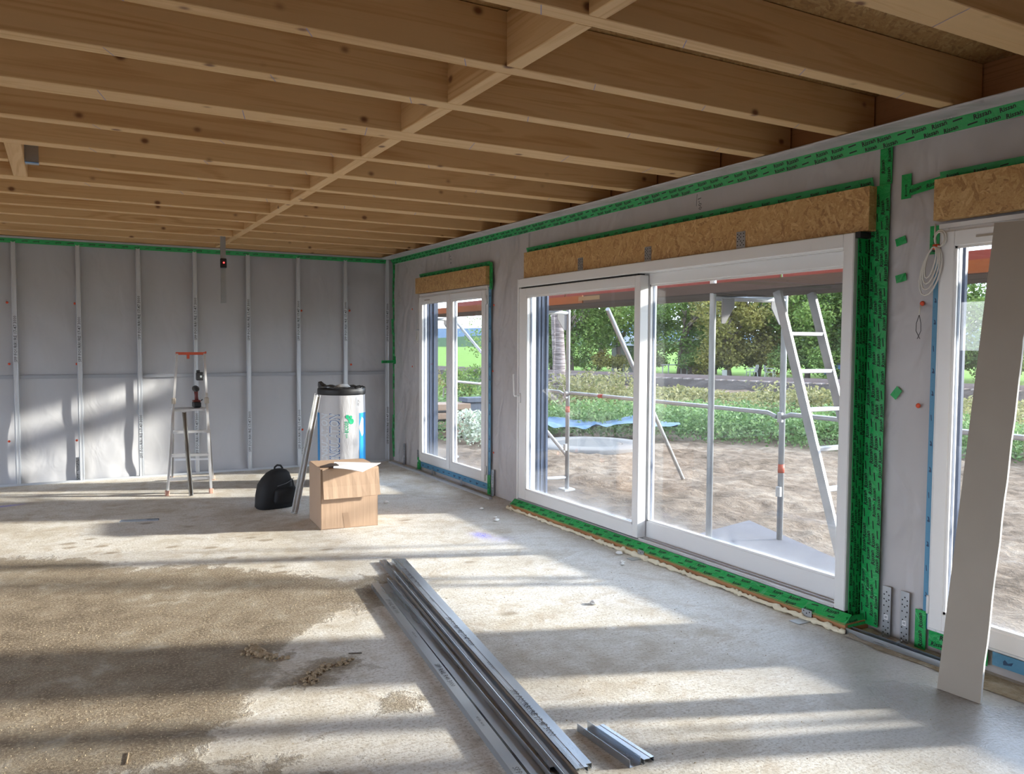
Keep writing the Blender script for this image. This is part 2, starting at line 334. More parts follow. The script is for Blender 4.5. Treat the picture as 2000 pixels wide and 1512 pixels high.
# ------------------------------------------------------------------ room shell
XR, YB, ZJ = 3.83, 10.16, 2.663          # right wall membrane, far membrane, underside of the joists
XL, YR = -4.6, -3.0
OP = [(.72, 2.51, .11, 2.14), (2.93, 6.60, .09, 2.15), (7.37, 9.165, .11, 2.14)]    # openings y0,y1,z0,z1 in the window wall
def poly_sd(px, py, poly):
    """signed distance (positive inside) of points to a polygon"""
    P = np.array(poly, float); Q = np.roll(P, -1, 0); d = np.full(px.shape, 1e9); ins = np.zeros(px.shape, bool)
    for (x0, y0), (x1, y1) in zip(P, Q):
        ex, ey = x1 - x0, y1 - y0; t = np.clip(((px - x0) * ex + (py - y0) * ey) / (ex * ex + ey * ey + 1e-12), 0, 1)
        d = np.minimum(d, np.hypot(px - x0 - t * ex, py - y0 - t * ey))
        c = ((y0 > py) != (y1 > py)) & (px < (x1 - x0) * (py - y0) / (y1 - y0 + 1e-12) + x0); ins ^= c
    return np.where(ins, d, -d)
def grid_mesh(name, xs, ys, fn, keep=None, smooth=True):
    X, Y = np.meshgrid(xs, ys, indexing='ij'); co = fn(X, Y).reshape(-1, 3); nx, ny = len(xs), len(ys)
    i, j = np.meshgrid(np.arange(nx - 1), np.arange(ny - 1), indexing='ij'); a = i * ny + j
    F = np.stack([a, a + ny, a + ny + 1, a + 1], -1)
    if keep is not None: F = F[keep((X[:-1, :-1] + X[1:, 1:]) / 2, (Y[:-1, :-1] + Y[1:, 1:]) / 2)]
    F = F.reshape(-1, 4); return raw_mesh(name, co, F, smooth)
def raw_mesh(name, co, F, smooth=False, midx=None):
    me = bpy.data.meshes.new(name); k = F.shape[1]
    me.vertices.add(len(co)); me.vertices.foreach_set('co', np.asarray(co, np.float32).ravel()); me.loops.add(F.size); me.loops.foreach_set('vertex_index', F.ravel().astype(np.int32))
    me.polygons.add(len(F)); me.polygons.foreach_set('loop_start', np.arange(len(F), dtype=np.int32) * k)
    if midx is not None: me.polygons.foreach_set('material_index', midx.astype(np.int32))
    me.polygons.foreach_set('use_smooth', np.full(len(F), smooth)); me.update(); me.validate(); return me
def vnoise(x, y, s, seed=0):
    """smooth value noise on arrays"""
    r = np.random.default_rng(seed).random((64, 64)); x = np.asarray(x) * s + 1000; y = np.asarray(y) * s + 1000
    i = np.floor(x).astype(int); j = np.floor(y).astype(int); u = x - i; v = y - j; u = u * u * (3 - 2 * u); v = v * v * (3 - 2 * v)
    g = lambda a, b: r[a % 64, b % 64]
    return (g(i, j) * (1 - u) + g(i + 1, j) * u) * (1 - v) + (g(i, j + 1) * (1 - u) + g(i + 1, j + 1) * u) * v
# floor: grid carrying masks for sand, stains, chalk and damp concrete
fx = np.arange(XL, 3.84, .03); fy = np.arange(YR, YB + .03, .03); fx[-1] = 3.86; fy[-1] = YB
me = grid_mesh('floor', fx, fy, lambda X, Y: np.stack([X, Y, X * 0], -1))
co = np.empty(len(me.vertices) * 3, np.float32); me.vertices.foreach_get('co', co); co = co.reshape(-1, 3); PX, PY = co[:, 0], co[:, 1]
sandp = [(-4.5, 6.9), (-.42, 6.68), (.06, 6.42), (.4, 5.95), (.84, 5.86), (1.3, 5.42), (1.57, 5.02), (1.9, 5.02), (1.93, 4.6), (1.3, 4.5), (.98, 4.14), (.85, 3.95), (.55, 3.35), (.3, 3.15), (-.4, 3.1), (-4.5, 3.4)]
sd_ = np.clip(poly_sd(PX, PY, sandp) / .5 + .5, 0, 1)
sand2 = np.clip(poly_sd(PX, PY, [(-4, 3.3), (.3, 3.3), (.7, 3.0), (.9, 2.6), (.3, 2.0), (-4, 2)]) / .8 + .38, 0, .52); sd_ = np.maximum(sd_, sand2)
for (x, y, rr, w) in ((.93, 3.65, .22, .62), (1.1, 3.74, .2, .6), (1.25, 3.2, .16, .55), (2.05, 3.05, .1, .5)): sd_ = np.maximum(sd_, w * np.exp(-((PX - x) ** 2 + (PY - y) ** 2) / rr ** 2))
st = np.zeros(len(PX))
for (x, y) in ((.17, 7.09), (.22, 6.8), (.01, 7.0), (.02, 6.86), (.27, 6.55), (.70, 6.53), (.95, 6.37), (1.27, 6.56), (1.36, 6.42), (1.02, 6.0), (1.27, 5.61), (1.26, 5.46), (1.7, 5.92), (1.46, 5.77), (.6, 7.5), (.9, 7.2), (2.2, 4.0), (2.5, 5.1), (1.7, 3.1), (1.4, 2.75), (2.6, 6.6)):
    st = np.maximum(st, .72 * np.exp(-(((PX - x) / .09) ** 2 + ((PY - y) / .06) ** 2)))
bl = .9 * np.exp(-(((PX - 2.93) / .06) ** 2 + ((PY - 5.79) / .10) ** 2)) * 1.5 + 1.4 * np.exp(-(((PX + .5) / .13) ** 2 + ((PY - 8.9 - (PX + .5) * .25) / .035) ** 2)) + .35 * np.exp(-(((PX - 3.0) / .1) ** 2 + ((PY - 5.6) / .1) ** 2))
wt = np.clip((PX - 2.3) / .9, 0, 1) * np.clip((3.1 - PY) / .9, 0, 1) + .35 * np.exp(-((PX - 3.4) / .25) ** 2) * (PY < 6.8)
ca = me.color_attributes.new('mask', 'FLOAT_COLOR', 'POINT'); ca.data.foreach_set('color', np.stack([sd_, st, np.clip(bl, 0, 1), np.clip(wt, 0, 1)], -1).astype(np.float32).ravel())
tag(link('floor', me, M_floor), 'rough concrete floor slab with brown sand patches and footprints', 'floor', kind='structure')
tag(MB().box(XL - .3, 4.0, YR - .3, YB + .3, -.5, -.004).build('floor_slab', M_soil), 'concrete slab edge under the room', 'floor', kind='structure')
# far wall membrane
me = grid_mesh('wall_far', np.arange(XL, 3.88, .03), np.linspace(0, 2.66, 90), lambda X, Z: np.stack([X, YB - .03 * np.clip(1 - np.abs(((X + .44) % .6) - .3) / .3, 0, 1) * np.clip((Z) / .5, 0, 1) * (vnoise(X, Z, 1.1, 3)) - .02 * vnoise(X, Z, 4, 5) + (-.03) * np.exp(-(Z / .12) ** 2) * vnoise(X, Z, 7, 6) + .0, Z], -1))
tag(link('wall_far', me, M_memb), 'far wall covered in grey vapour membrane behind metal strips', 'wall', kind='structure')
tag(MB().box(XL - .3, 4.0, YB + .012, YB + .25, 0, 2.95).build('wall_far_core', M_osb), 'far wall board behind the membrane', 'wall', kind='structure')
# window wall
yy = np.unique(np.concatenate([np.arange(YR, YB, .03), np.array([v for o in OP for v in o[:2]])])); zz = np.unique(np.concatenate([np.arange(0, 2.66, .03), np.array([v for o in OP for v in o[2:]])]))
def keepw(Y, Z):
    k = np.ones(Y.shape, bool)
    for a, b, c_, d in OP: k &= ~((Y > a) & (Y < b) & (Z > c_) & (Z < d))
    return k
def fw(Y, Z):
    fold = np.abs(vnoise(Y + .35 * Z, Z * .35, 3.2, 8) - .5) * 2
    return np.stack([XR + 0 * Y - .016 * vnoise(Y, Z * .5, 2.2, 9) - .012 * (1 - fold) ** 3 + .01, Y, Z], -1)
me = grid_mesh('wall_right', yy, zz, fw, keepw); me.flip_normals()
tag(link('wall_right', me, M_memr), 'window wall covered in pale grey vapour membrane', 'wall', kind='structure')
mb = MB(); X0, X1 = 3.862, 4.0; ys = [YR - .3] + [v for o in OP for v in o[:2]] + [YB + .012]
for i in range(0, len(ys), 2): mb.box(X0, X1, ys[i], ys[i + 1], 0, 2.95)
for a, b, c_, d in OP: mb.box(X0, X1, a, b, d, 2.95); mb.box(X0, X1, a, b, 0, c_)
tag(mb.build('wall_right_core', M_batten), 'timber core of the window wall behind the membrane', 'wall', kind='structure')
# unseen left and rear walls; left openings are added to let in sky light
def wall_open(name, axis, pos, a, b, ops, lab):
    mb = MB(); t = .2; lo, hi = (pos - t, pos)
    def bx(u0, u1, z0, z1):
        if axis == 'x': mb.box(lo, hi, u0, u1, z0, z1)
        else: mb.box(u0, u1, lo, hi, z0, z1)
    e = [a] + [v for o in ops for v in o] + [b]
    for i in range(0, len(e), 2): bx(e[i], e[i + 1], 0, 2.95)
    for u0, u1 in ops: bx(u0, u1, 2.25, 2.95)
    return tag(mb.build(name, M_memr), lab, 'wall', kind='structure')
wall_open('wall_left', 'x', XL, YR, YB, [(-1.4, 1.4), (2.6, 5.6), (6.6, 9.0)], 'left wall with tall openings added to let in daylight')
wall_open('wall_rear', 'y', YR, XL - .2, 3.86, [], 'rear wall behind the viewer')
tag(MB().box(XL - .3, 4.0, YR - .3, YB + .3, ZJ + .222, ZJ + .245).build('ceiling', M_osbd), 'strand board roof deck above the joists', 'ceiling', kind='structure')
# rolled membrane ledge along the top of the window wall
prof = [(3.845, 2.585), (3.812, 2.585), (3.772, 2.640), (3.70, 2.644), (3.645, 2.650), (3.63, 2.656), (3.645, 2.6615), (3.845, 2.6615)]
me_prof = prof
mb = MB(); n = len(prof); ysg = np.arange(YR, YB - .02, .05); vs = []
for i, y in enumerate(ysg):
    for k, (x, z) in enumerate(prof):
        w = (vnoise(np.array([y]), np.array([k * .7]), 2.5, 4)[0] - .5); vs.append((x + (.014 * w if 2 < k < 6 else 0), float(y), z + (.008 * w if 2 < k < 5 else 0)))
fs = [(i * n + k, i * n + (k + 1) % n, (i + 1) * n + (k + 1) % n, (i + 1) * n + k) for i in range(len(ysg) - 1) for k in range(n)]
mb.add(vs, fs, 0, True)
for y in (2.45, 4.0, 5.6, 7.2): mb.text('1 08080', (3.728, y, 2.633), (0, -1, 0), (-.9, 0, .15), .022, 1, .006)
tag(mb.build('trim_1', [M_memr, M_ink]), 'membrane folded over the top edge of the window wall', 'trim', kind='structure')
# ------------------------------------------------------------------ ceiling joists
ORD = ['first', 'second', 'third', 'fourth', 'fifth', 'sixth', 'seventh', 'eighth', 'ninth', 'tenth', 'eleventh', 'twelfth', 'thirteenth', 'fourteenth', 'fifteenth', 'sixteenth', 'seventeenth', 'eighteenth', 'nineteenth', 'twentieth', 'twenty-first', 'twenty-second']
joists = [(9.60, .08), (8.97, .10), (8.38, .08), (7.79, .08), (7.21, .08), (6.50, .145), (5.93, .08), (5.34, .11), (4.765, .09), (4.108, .165), (3.512, .09), (2.937, .08), (2.352, .077), (1.67, .17), (1.09, .08), (.5, .08), (-.1, .08), (-.7, .08), (-1.3, .08), (-1.9, .08), (-2.5, .08)]
HJ = .22
def joist_mesh(w, L, x0, marks=True):
    mb = MB(); mb.box(0, L, 0, w, 0, HJ, 0, .003)
    if marks:
        x = .38
        while x < L:
            X = x0 + x
            mb.add([(x, .004, -.0008), (x + .0035, .004, -.0008), (x + .045, w - .004, -.0008), (x + .0415, w - .004, -.0008)], [(0, 3, 2, 1)], 1); x += .625
    return mb
M_pencil = mat('blue_pencil', (.22, .24, .45), .7)
TRX = -.27
for i, (y, w) in enumerate(joists):
    lab = 'long spruce ceiling joist, %s from the far wall' % ORD[i]
    if i == 13: lab = 'doubled spruce joist at the upper right, fourteenth from the far wall'
    if i == 9: lab = 'wide doubled spruce joist, tenth from the far wall'
    if i == 6:
        tag(joist_mesh(w, 3.85 - (TRX + .09), TRX + .09).build('ceiling_joist', [M_joist, M_pencil], loc=(TRX + .09, y, ZJ)), 'spruce joist, seventh from the far wall, hung on a metal hanger at the trimmer', 'joist', 'spruce ceiling joists')
        tag(joist_mesh(w, TRX - XL - .002, XL).build('ceiling_joist', [M_joist, M_pencil], loc=(XL, y, ZJ)), 'spruce joist stub left of the trimmer, in line with the seventh from the far wall', 'joist', 'spruce ceiling joists')
    else:
        tag(joist_mesh(w, 3.85 - XL, XL).build('ceiling_joist', [M_joist, M_pencil], loc=(XL, y, ZJ)), lab, 'joist', 'spruce ceiling joists')
tag(MB().box(0, 3.85 - XL, 0, .06, 0, HJ, 0, .003).build('edge_joist', M_joist, loc=(XL, 10.085, ZJ)), 'spruce edge joist lying along the top of the far wall', 'joist')
for i in range(-1, len(joists) - 1):
    y1 = 10.085 if i < 0 else joists[i][0]; y0 = joists[i + 1][0] + joists[i + 1][1]
    o = MB().box(0, y1 - y0 - .002, 0, .072, 0, HJ - .003, 0, .003).build('blocking_piece', M_joist, loc=(1.664, y0 + .001, ZJ), rot=(0, 0, math.pi / 2))
    a = 'the far wall' if i < 0 else 'the %s joist from the far wall' % ORD[i]
    tag(o, 'spruce blocking piece between %s and the %s joist' % (a, ORD[i + 1]), 'blocking', 'spruce blocking pieces in one line')
o = MB().box(0, 6.499 - 5.452, 0, .085, 0, HJ - .002, 0, .003).build('joist_trimmer', M_joist, loc=(TRX + .085, 5.451, ZJ), rot=(0, 0, math.pi / 2))
tag(o, 'short spruce trimmer board between two joists at the left edge of the photo', 'trimmer')
mb = MB(); x = TRX + .0865; y = 5.93
mb.box(x, x + .075, y - .004, y - .001, ZJ - .003, ZJ + .17); mb.box(x, x + .075, y + .081, y + .084, ZJ - .003, ZJ + .17); mb.box(x, x + .075, y - .004, y + .084, ZJ - .004, ZJ - .001); mb.box(x, x + .003, y - .05, y - .004, ZJ, ZJ + .16); mb.box(x, x + .003, y + .084, y + .13, ZJ, ZJ + .16)
h = mb.build('joist_hanger', M_strap); tag(h, 'galvanised joist hanger with a blue edge beside the spruce trimmer', 'hanger')
MB().box(x, x + .075, y - .004, y + .02, ZJ - .0055, ZJ - .0042).build('blue_sticker', mat('blue_sticker', (.1, .3, .6), .5), h)

# ------------------------------------------------------------------ tape strips with print
def tape(mb, c0, L, W, u, v, sp=.085, rows=None, size=.016, jit=0.0):
    size *= 1.4; sp *= 1.35
    """flat tape: c0 corner, L along u, W along v, printed along u"""
    c0, u, v = Vector(c0), Vector(u).normalized(), Vector(v).normalized(); n = u.cross(v)
    if n.dot(Vector((-1, -.9, 0))) < 0: c0 = c0 + v * W; v = -v; n = -n
    th = .0016; P = [c0, c0 + u * L, c0 + u * L + v * W, c0 + v * W]
    mb.add([p - n * th for p in P] + P, [(0, 3, 2, 1), (4, 5, 6, 7), (0, 1, 5, 4), (1, 2, 6, 5), (2, 3, 7, 6), (3, 0, 4, 7)], 0)
    rows = rows or max(1, round(W / .033)); k = 0
    for r in range(rows):
        t = (r * .5 % 1) * sp + sp * .5; b = W * (r + .5) / rows
        while t < L - size * 1.8:
            if (k + r) % 3 != 2: mb.text('Rissan', c0 + u * t + v * b, u + v * .12, v - u * .12, size * random.uniform(.9, 1.1), 1, .0006)
            else:
                p = c0 + u * t + v * b; q_ = [p - u * size + v * (-.15 * size), p + u * size + v * (.05 * size), p + u * size * 1.05 + v * (.35 * size), p - u * size * .9 + v * (.15 * size)]
                mb.add([a + n * .0006 for a in q_], [(0, 1, 2, 3)], 1)
            t += sp * random.uniform(.88, 1.12); k += 1
GT = [M_tape, M_tink]; BT = [M_btape, M_bink]
mb = MB(); tape(mb, (3.805, YB - .06, 2.583), YB - .06 + 2.9, .07, (0, -1, 0), (-.58, 0, .815), .078, 2, .018)
tag(mb.build('green_tape_band', GT, fix=False), 'long printed green tape band along the top of the window wall', 'tape')
mb = MB()
tape(mb, (3.80, 2.905, .03), 2.36, .112, (0, 0, 1), (0, -1, 0), .066, 4, .016); tag(mb.build('green_tape_column', GT, fix=False), 'wide printed green tape column on the wall right of the sliding window', 'tape')
mb = MB(); tape(mb, (3.715, 2.912, .03), 2.085, .10, (0, 0, 1), (1, 0, 0), .06, 4, .0165); tag(mb.build('green_tape_return', GT, fix=False), 'dark printed green tape on the side face beside the sliding window jamb', 'tape')
mb = MB(); tape(mb, (3.806, 2.862, 2.392), .19, .072, (0, 0, 1), (0, -1, 0), .07, 2, .016); tag(mb.build('green_tape_piece', GT, fix=False), 'short green tape piece joining the top band to the tape column', 'tape')
mb = MB(); tape(mb, (3.812, 6.60, 2.388), 3.70, .055, (0, -1, 0), (-.25, 0, 1), .09, 1, .014); tag(mb.build('green_tape_band', GT, fix=False), 'dark green tape line just above the longest strand board header', 'tape')
mb = MB(); tape(mb, (3.812, 9.20, 2.337), 1.86, .05, (0, -1, 0), (-.25, 0, 1), .09, 1, .014); tape(mb, (3.80, 7.345, 2.10), .27, .065, (0, 0, 1), (0, -1, 0), .07, 2, .014)
tag(mb.build('green_tape_band', GT, fix=False), 'green tape over the far small header with a ragged drop at its right end', 'tape')
mb = MB(); tape(mb, (3.812, 2.52, 2.352), 3.2, .05, (0, -1, 0), (-.25, 0, 1), .09, 1, .014); tag(mb.build('green_tape_band', GT, fix=False), 'dark green tape line above the nearest strand board header at the right edge', 'tape')
mb = MB(); tape(mb, (3.81, 2.735, 2.30), .125, .055, (0, 0, 1), (0, -1, 0), .06, 1, .015); tape(mb, (3.808, 2.70, 2.31), .2, .05, (0, -1, .12), (0, .12, 1), .07, 1, .015)
tag(mb.build('green_tape_piece', GT, fix=False), 'bent green tape piece left of the nearest strand board header', 'tape')
for (y, z, a, lab) in ((2.725, 2.06, .25, 'upper green tape square on the wall pier beside the tape column'), (2.72, 1.87, .2, 'middle green tape square on the wall pier'), (2.705, 1.262, .9, 'lowest tilted green tape square on the wall pier near an orange cap')):
    mb = MB(); tape(mb, (3.812, y + .03, z), .06, .04, (0, -math.cos(a), math.sin(a)), (0, math.sin(a), math.cos(a)), .05, 1, .012); tag(mb.build('tape_square', GT, fix=False), lab, 'tape', 'green tape squares on the pier')
mb = MB(); tape(mb, (3.7, YB - .068, 2.585), 8.2, .05, (-1, 0, 0), (0, -.3, 1), .08, 1, .013); tag(mb.build('green_tape_band', GT, fix=False), 'ragged green tape line along the top of the far wall behind the strips', 'tape')
mb = MB()
for i in range(14):
    a = random.uniform(-.1, .1); tape(mb, (3.80 + random.uniform(-.012, .012), YB - .05 - .004 * (i % 2), .05 + i * .18), .2, .03, (a * .4, 0, 1), (1, -.4, 0), .07, 1, .012)
tag(mb.build('green_tape_corner', GT, fix=False), 'crumpled green tape running down the far corner of the room', 'tape')
mb = MB(); tape(mb, (3.63, YB - .09, 1.29), .2, .035, (1, -.1, .02), (0, 0, 1), .07, 1, .012); tape(mb, (3.80, YB - .1, 1.28), .1, .05, (0, 0, 1), (1, 0, 0), .05, 1, .012)
tag(mb.build('tape_patch', GT, fix=False), 'small crossed green tape patch at mid height in the far corner', 'tape')
# blue tapes round the doors
def btape(y0, y1, z0, z1, lab, name='blue_tape_strip'):
    mb = MB(); 
    if z1 - z0 > y1 - y0: tape(mb, (3.803, y1, z0), z1 - z0, y1 - y0, (0, 0, 1), (0, -1, 0), .09, 1, min(.02, (y1 - y0) * .4))
    else: tape(mb, (3.803, y1, z0), y1 - y0, z1 - z0, (0, -1, 0), (0, 0, 1), .11, 1, .02)
    # the blue tape carries plain marks, no lettering
    return tag(mb.build(name, BT, fix=False), lab, 'tape')
_rw = WORDS['Rissan']; WORDS['Rissan'] = ([(0, 0), (1.2, .1), (1.5, .6), (.7, .35), (.3, .8), (0, .5)], [(0, 1, 2, 3), (3, 4, 5, 0)], 1.5, .8)
btape(7.312, 7.366, .05, 2.13, 'blue tape strip beside the right jamb of the far small window'); btape(7.37, 9.16, .045, .108, 'blue tape strip under the far small window')
btape(2.511, 2.537, .11, 2.13, 'blue tape strip left of the nearest window'); btape(.7, 2.18, .045, .108, 'blue tape strip under the nearest window')
WORDS['Rissan'] = _rw
mb = MB(); tape(mb, (3.80, 2.50, .03), .3, .085, (0, -1, 0), (0, 0, 1), .075, 2, .018); tape(mb, (3.798, 2.575, .0), .2, .06, (0, 0, 1), (0, -1, 0), .075, 1, .018)
tag(mb.build('green_tape_piece', GT, fix=False), 'green tape at the lower left corner of the nearest window', 'tape')
mb = MB(); tape(mb, (3.798, 2.56, 2.0), .14, .05, (0, 0, 1), (0, -1, 0), .075, 1, .018); tag(mb.build('green_tape_piece', GT, fix=False), 'green tape tab at the upper left corner of the nearest window', 'tape')
mb = MB(); tape(mb, (3.798, 7.37, .0), .2, .07, (0, 0, 1), (0, -1, .1), .07, 2, .016); tag(mb.build('green_tape_piece', GT, fix=False), 'green tape at the lower right corner of the far small window', 'tape')
mb = MB(); tape(mb, (3.798, 9.26, .0), .15, .1, (0, 0, 1), (0, -1, .1), .07, 2, .016); tag(mb.build('green_tape_piece', GT, fix=False), 'green tape at the lower left corner of the far small window', 'tape')
# hand written heights on the membrane
for wd_, y, z in (('1-00', 4.245, 2.50), ('1 F 8', 8.288, 2.48)):
    mb = MB(); mb.text(wd_, (3.800, y, z), (0, -.15, -1), (0, -1, .15), .035, 0, .0); mb.path([(3.80, y + .03, z + .07), (3.80, y + .035, z - .01)], .0012, 4)
    tag(mb.build('pencil_note', M_ink, fix=False), 'handwritten height figure on the membrane above the %s window' % ('sliding' if y < 5 else 'far small'), 'writing')

# ------------------------------------------------------------------ windows
def frame4(mb, x0, x1, y0, y1, z0, z1, t, tb=None, tt=None, bev=.004):
    tb = tb or t; tt = tt or t
    mb.box(x0, x1, y0, y0 + t, z0, z1, 0, bev); mb.box(x0, x1, y1 - t, y1, z0, z1, 0, bev)
    mb.box(x0 + .0005, x1 - .0005, y0 + t - .003, y1 - t + .003, z0, z0 + tb, 0, bev); mb.box(x0 + .0005, x1 - .0005, y0 + t - .003, y1 - t + .003, z1 - tt, z1, 0, bev)
def reveal(root, y0, y1, z0, z1, xa):
    mb = MB()
    mb.box(xa, 4.03, y0 - .02, y0 + .004, z0 - .02, z1 + .02); mb.box(xa, 4.03, y1 - .004, y1 + .02, z0 - .02, z1 + .02); mb.box(xa, 4.03, y0, y1, z1 - .004, z1 + .02); mb.box(xa, 4.06, y0, y1, z0 - .03, z0 + .004)
    mb.build('outer_reveal', M_anth, root)
    for s, y in ((-1, y1 - .004), (1, y0 + .004)):
        g = MB()
        for x, w, d in ((xa + .015, .018, .02), (xa + .055, .03, .012), (xa + .10, .02, .026)):
            if x + w < 4.03: g.box(x, x + w, min(y, y + s * d), max(y, y + s * d), z0, z1, 0, .002)
        g.build('shutter_guide', M_anth2, root)
def leaf(root, x0, x1, y0, y1, z0, z1, t, tb, tt=None, gx=None, name='sash', t2=None):
    l = None; mb = MB(); tt = tt or t; t2 = t2 or t
    mb.box(x0, x1, y0, y0 + t, z0, z1, 0, .004); mb.box(x0, x1, y1 - t2, y1, z0, z1, 0, .004)
    mb.box(x0 + .0005, x1 - .0005, y0 + t - .003, y1 - t2 + .003, z0, z0 + tb, 0, .004); mb.box(x0 + .0005, x1 - .0005, y0 + t - .003, y1 - t2 + .003, z1 - tt, z1, 0, .004)
    # glazing beads
    b = .012; xb = x0 + .006
    for (a0, a1, c0, c1) in ((y0 + t, y0 + t + b, z0 + tb, z1 - tt), (y1 - t2 - b, y1 - t2, z0 + tb, z1 - tt), (y0 + t, y1 - t2, z0 + tb, z0 + tb + b), (y0 + t, y1 - t2, z1 - tt - b, z1 - tt)):
        mb.box(xb, xb + .012, a0, a1, c0, c1)
    l = mb.build(name, M_pvc, root); gx = gx or (x0 + x1) / 2
    MB().box(gx, gx + .005, y0 + t - .002, y1 - t2 + .002, z0 + tb - .002, z1 - tt + .002).build('pane', M_glass, l)
    s = MB(); 
    for (a0, a1, c0, c1) in ((y0 + t, y0 + t + .006, z0 + tb, z1 - tt), (y1 - t2 - .006, y1 - t2, z0 + tb, z1 - tt), (y0 + t, y1 - t2, z0 + tb, z0 + tb + .006), (y0 + t, y1 - t2, z1 - tt - .006, z1 - tt)): s.box(gx + .006, gx + .022, a0, a1, c0, c1)
    s.build('glazing_seal', M_anth2, l); return l
def casement(name, y0, y1, lab):
    z0, z1 = .112, 2.122; root = empty(name, (0, 0, 0), lab, 'window', kind='structure'); ym = (y0 + y1) / 2
    mb = MB(); frame4(mb, 3.795, 3.865, y0, y1, z0, z1, .05); mb.box(3.79, 3.83, y0 + .0, y1, z1 - .002, z1 + .02); mb.build('window_frame', M_pvc, root)
    for k, (a, b) in enumerate(((ym + .003, y1 - .022), (y0 + .022, ym - .003))):
        l = leaf(root, 3.772, 3.842, a, b, z0 + .02, z1 - .02, .072, .088, .075, 3.80)
        if k == 0:
            h = MB(); h.box(3.762, 3.772, ym + .024, ym + .05, .96, 1.12, 0, .003); h.path([(3.765, ym + .037, 1.06), (3.735, ym + .037, 1.06), (3.722, ym + .037, 1.045), (3.72, ym + .037, .95)], .009, 10); h.build('handle', M_pvc, l)
        else:
            h = MB(); h.box(3.80, 3.812, b - .075, b - .062, .98, 1.06); h.build('lock_plate', M_strap, l)
    mb = MB(); mb.box(3.762, 3.775, ym - .03, ym + .03, z0 + .03, z1 - .03, 0, .004); mb.build('meeting_cover', M_pvc, root)
    mb = MB(); mb.box(3.768, 3.772, y1 - .35, y1 - .2, z1 - .065, z1 - .055); mb.build('vent_slot', M_gyp, root)
    for z in (.2, 1.95):
        for yy_ in (y0 + .01, y1 - .01): MB().tube((3.785, yy_, z), (3.785, yy_, z + .09), .009).build('hinge', M_pvc, root)
    reveal(root, y0, y1, z0, z1, 3.866); return root
casement('window_1', 7.372, 9.163, 'far small white two-leaf window door near the room corner')
casement('window_3', .722, 2.508, 'nearest white two-leaf window door behind the leaning plasterboard strip')
root = empty('window_2', (0, 0, 0), 'wide white sliding window door in the middle of the window wall', 'window', kind='structure')
mb = MB(); y0, y1 = 2.932, 6.598
mb.box(3.705, 3.90, y0, y0 + .07, .09, 2.148, 0, .005); mb.box(3.705, 3.90, y1 - .022, y1, .09, 2.148, 0, .004); mb.box(3.7055, 3.90, y0 + .067, y1 - .02, 2.07, 2.148, 0, .005); mb.box(3.80, 3.90, y0 + .06, y1 - .02, .09, .125)
mb.build('window_frame', M_pvc, root)
mb = MB(); mb.box(3.70, 3.80, y0 + .07, 4.76, .088, .10); mb.box(3.715, 3.72, y0 + .07, 4.76, .10, .112); mb.box(3.76, 3.765, y0 + .07, 4.76, .10, .112); mb.box(3.70, 3.80, 4.76, y1 - .022, .088, .10); mb.build('sill_track', M_alu, root)
mb = MB(); mb.box(3.715, 3.80, 2.90, 2.931, 2.118, 2.15); mb.box(3.735, 3.80, 4.83, y1 - .022, 2.06, 2.069); mb.build('head_seal', M_seal, root)
l = leaf(root, 3.712, 3.79, 4.77, 6.573, .105, 2.056, .062, .095, .075, 3.75, 'sliding_sash', .13)
h = MB(); h.box(3.70, 3.712, 6.53, 6.56, 1.0, 1.09, 0, .003); h.path([(3.705, 6.545, 1.065), (3.66, 6.555, 1.065), (3.655, 6.56, 1.075), (3.655, 6.575, 1.26), (3.655, 6.56, 1.268)], .008, 10); h.build('handle', M_pvc, l)
leaf(root, 3.80, 3.875, y0 + .06, 4.84, .115, 2.072, .065, .11, .085, 3.83, 'fixed_sash')
reveal(root, y0 + .02, y1 - .02, .09, 2.13, 3.90)
# strand board headers over the openings
def header(y0, y1, z0, z1, x0, lab, plates=()):
    o = MB().box(x0, 3.806, 0, y1 - y0, 0, z1 - z0, 0, .002).build('header_board', M_osb, loc=(0, y0, z0)); tag(o, lab, 'board', 'strand board headers over the windows'); return o
header(2.872, 6.541, 2.154, 2.388, 3.74, 'longest strand board header above the wide sliding window'); header(7.345, 9.215, 2.150, 2.336, 3.755, 'far strand board header above the small window near the corner'); header(-.5, 2.508, 2.157, 2.356, 3.74, 'nearest strand board header at the right edge of the photo')
def strap_plate(name, w, h, holes, mat_=None, slot=False):
    """perforated strap standing in the yz plane, thickness along x, base at origin"""
    mb = MB(); mb.box(-.0015, .0015, -w / 2, w / 2, 0, h, 0, .0007)
    for (y, z) in holes: mb.add([(-.0024, y + .0042 * math.cos(a), z + .0042 * math.sin(a)) for a in [k * math.pi / 4 for k in range(8)]], [tuple(range(8))], 1)
    return mb
hol = [(dy, z) for z in (.02, .045, .07, .09) for dy in (-.026, .026, 0)] + [(-.012, .033), (.012, .058), (.012, .08)]
for y, z, lab in ((5.6, 2.152, 'small perforated plate on the longest header, left one'), (4.72, 2.152, 'small perforated plate on the longest header, middle one'), (3.795, 2.152, 'small perforated plate on the longest header, right one')):
    tag(strap_plate('p', .075, .105, hol).build('perforated_plate', [M_strap, M_hole], loc=(3.7382, y, z)), lab, 'metal plate', 'perforated plates on the long header')
hol2 = [(dy, z) for z in (.02, .05, .08, .20, .225, .165) for dy in (-.014, .014)] + [(0, .035), (0, .19), (-.008, .14), (.01, .12), (0, .24)]
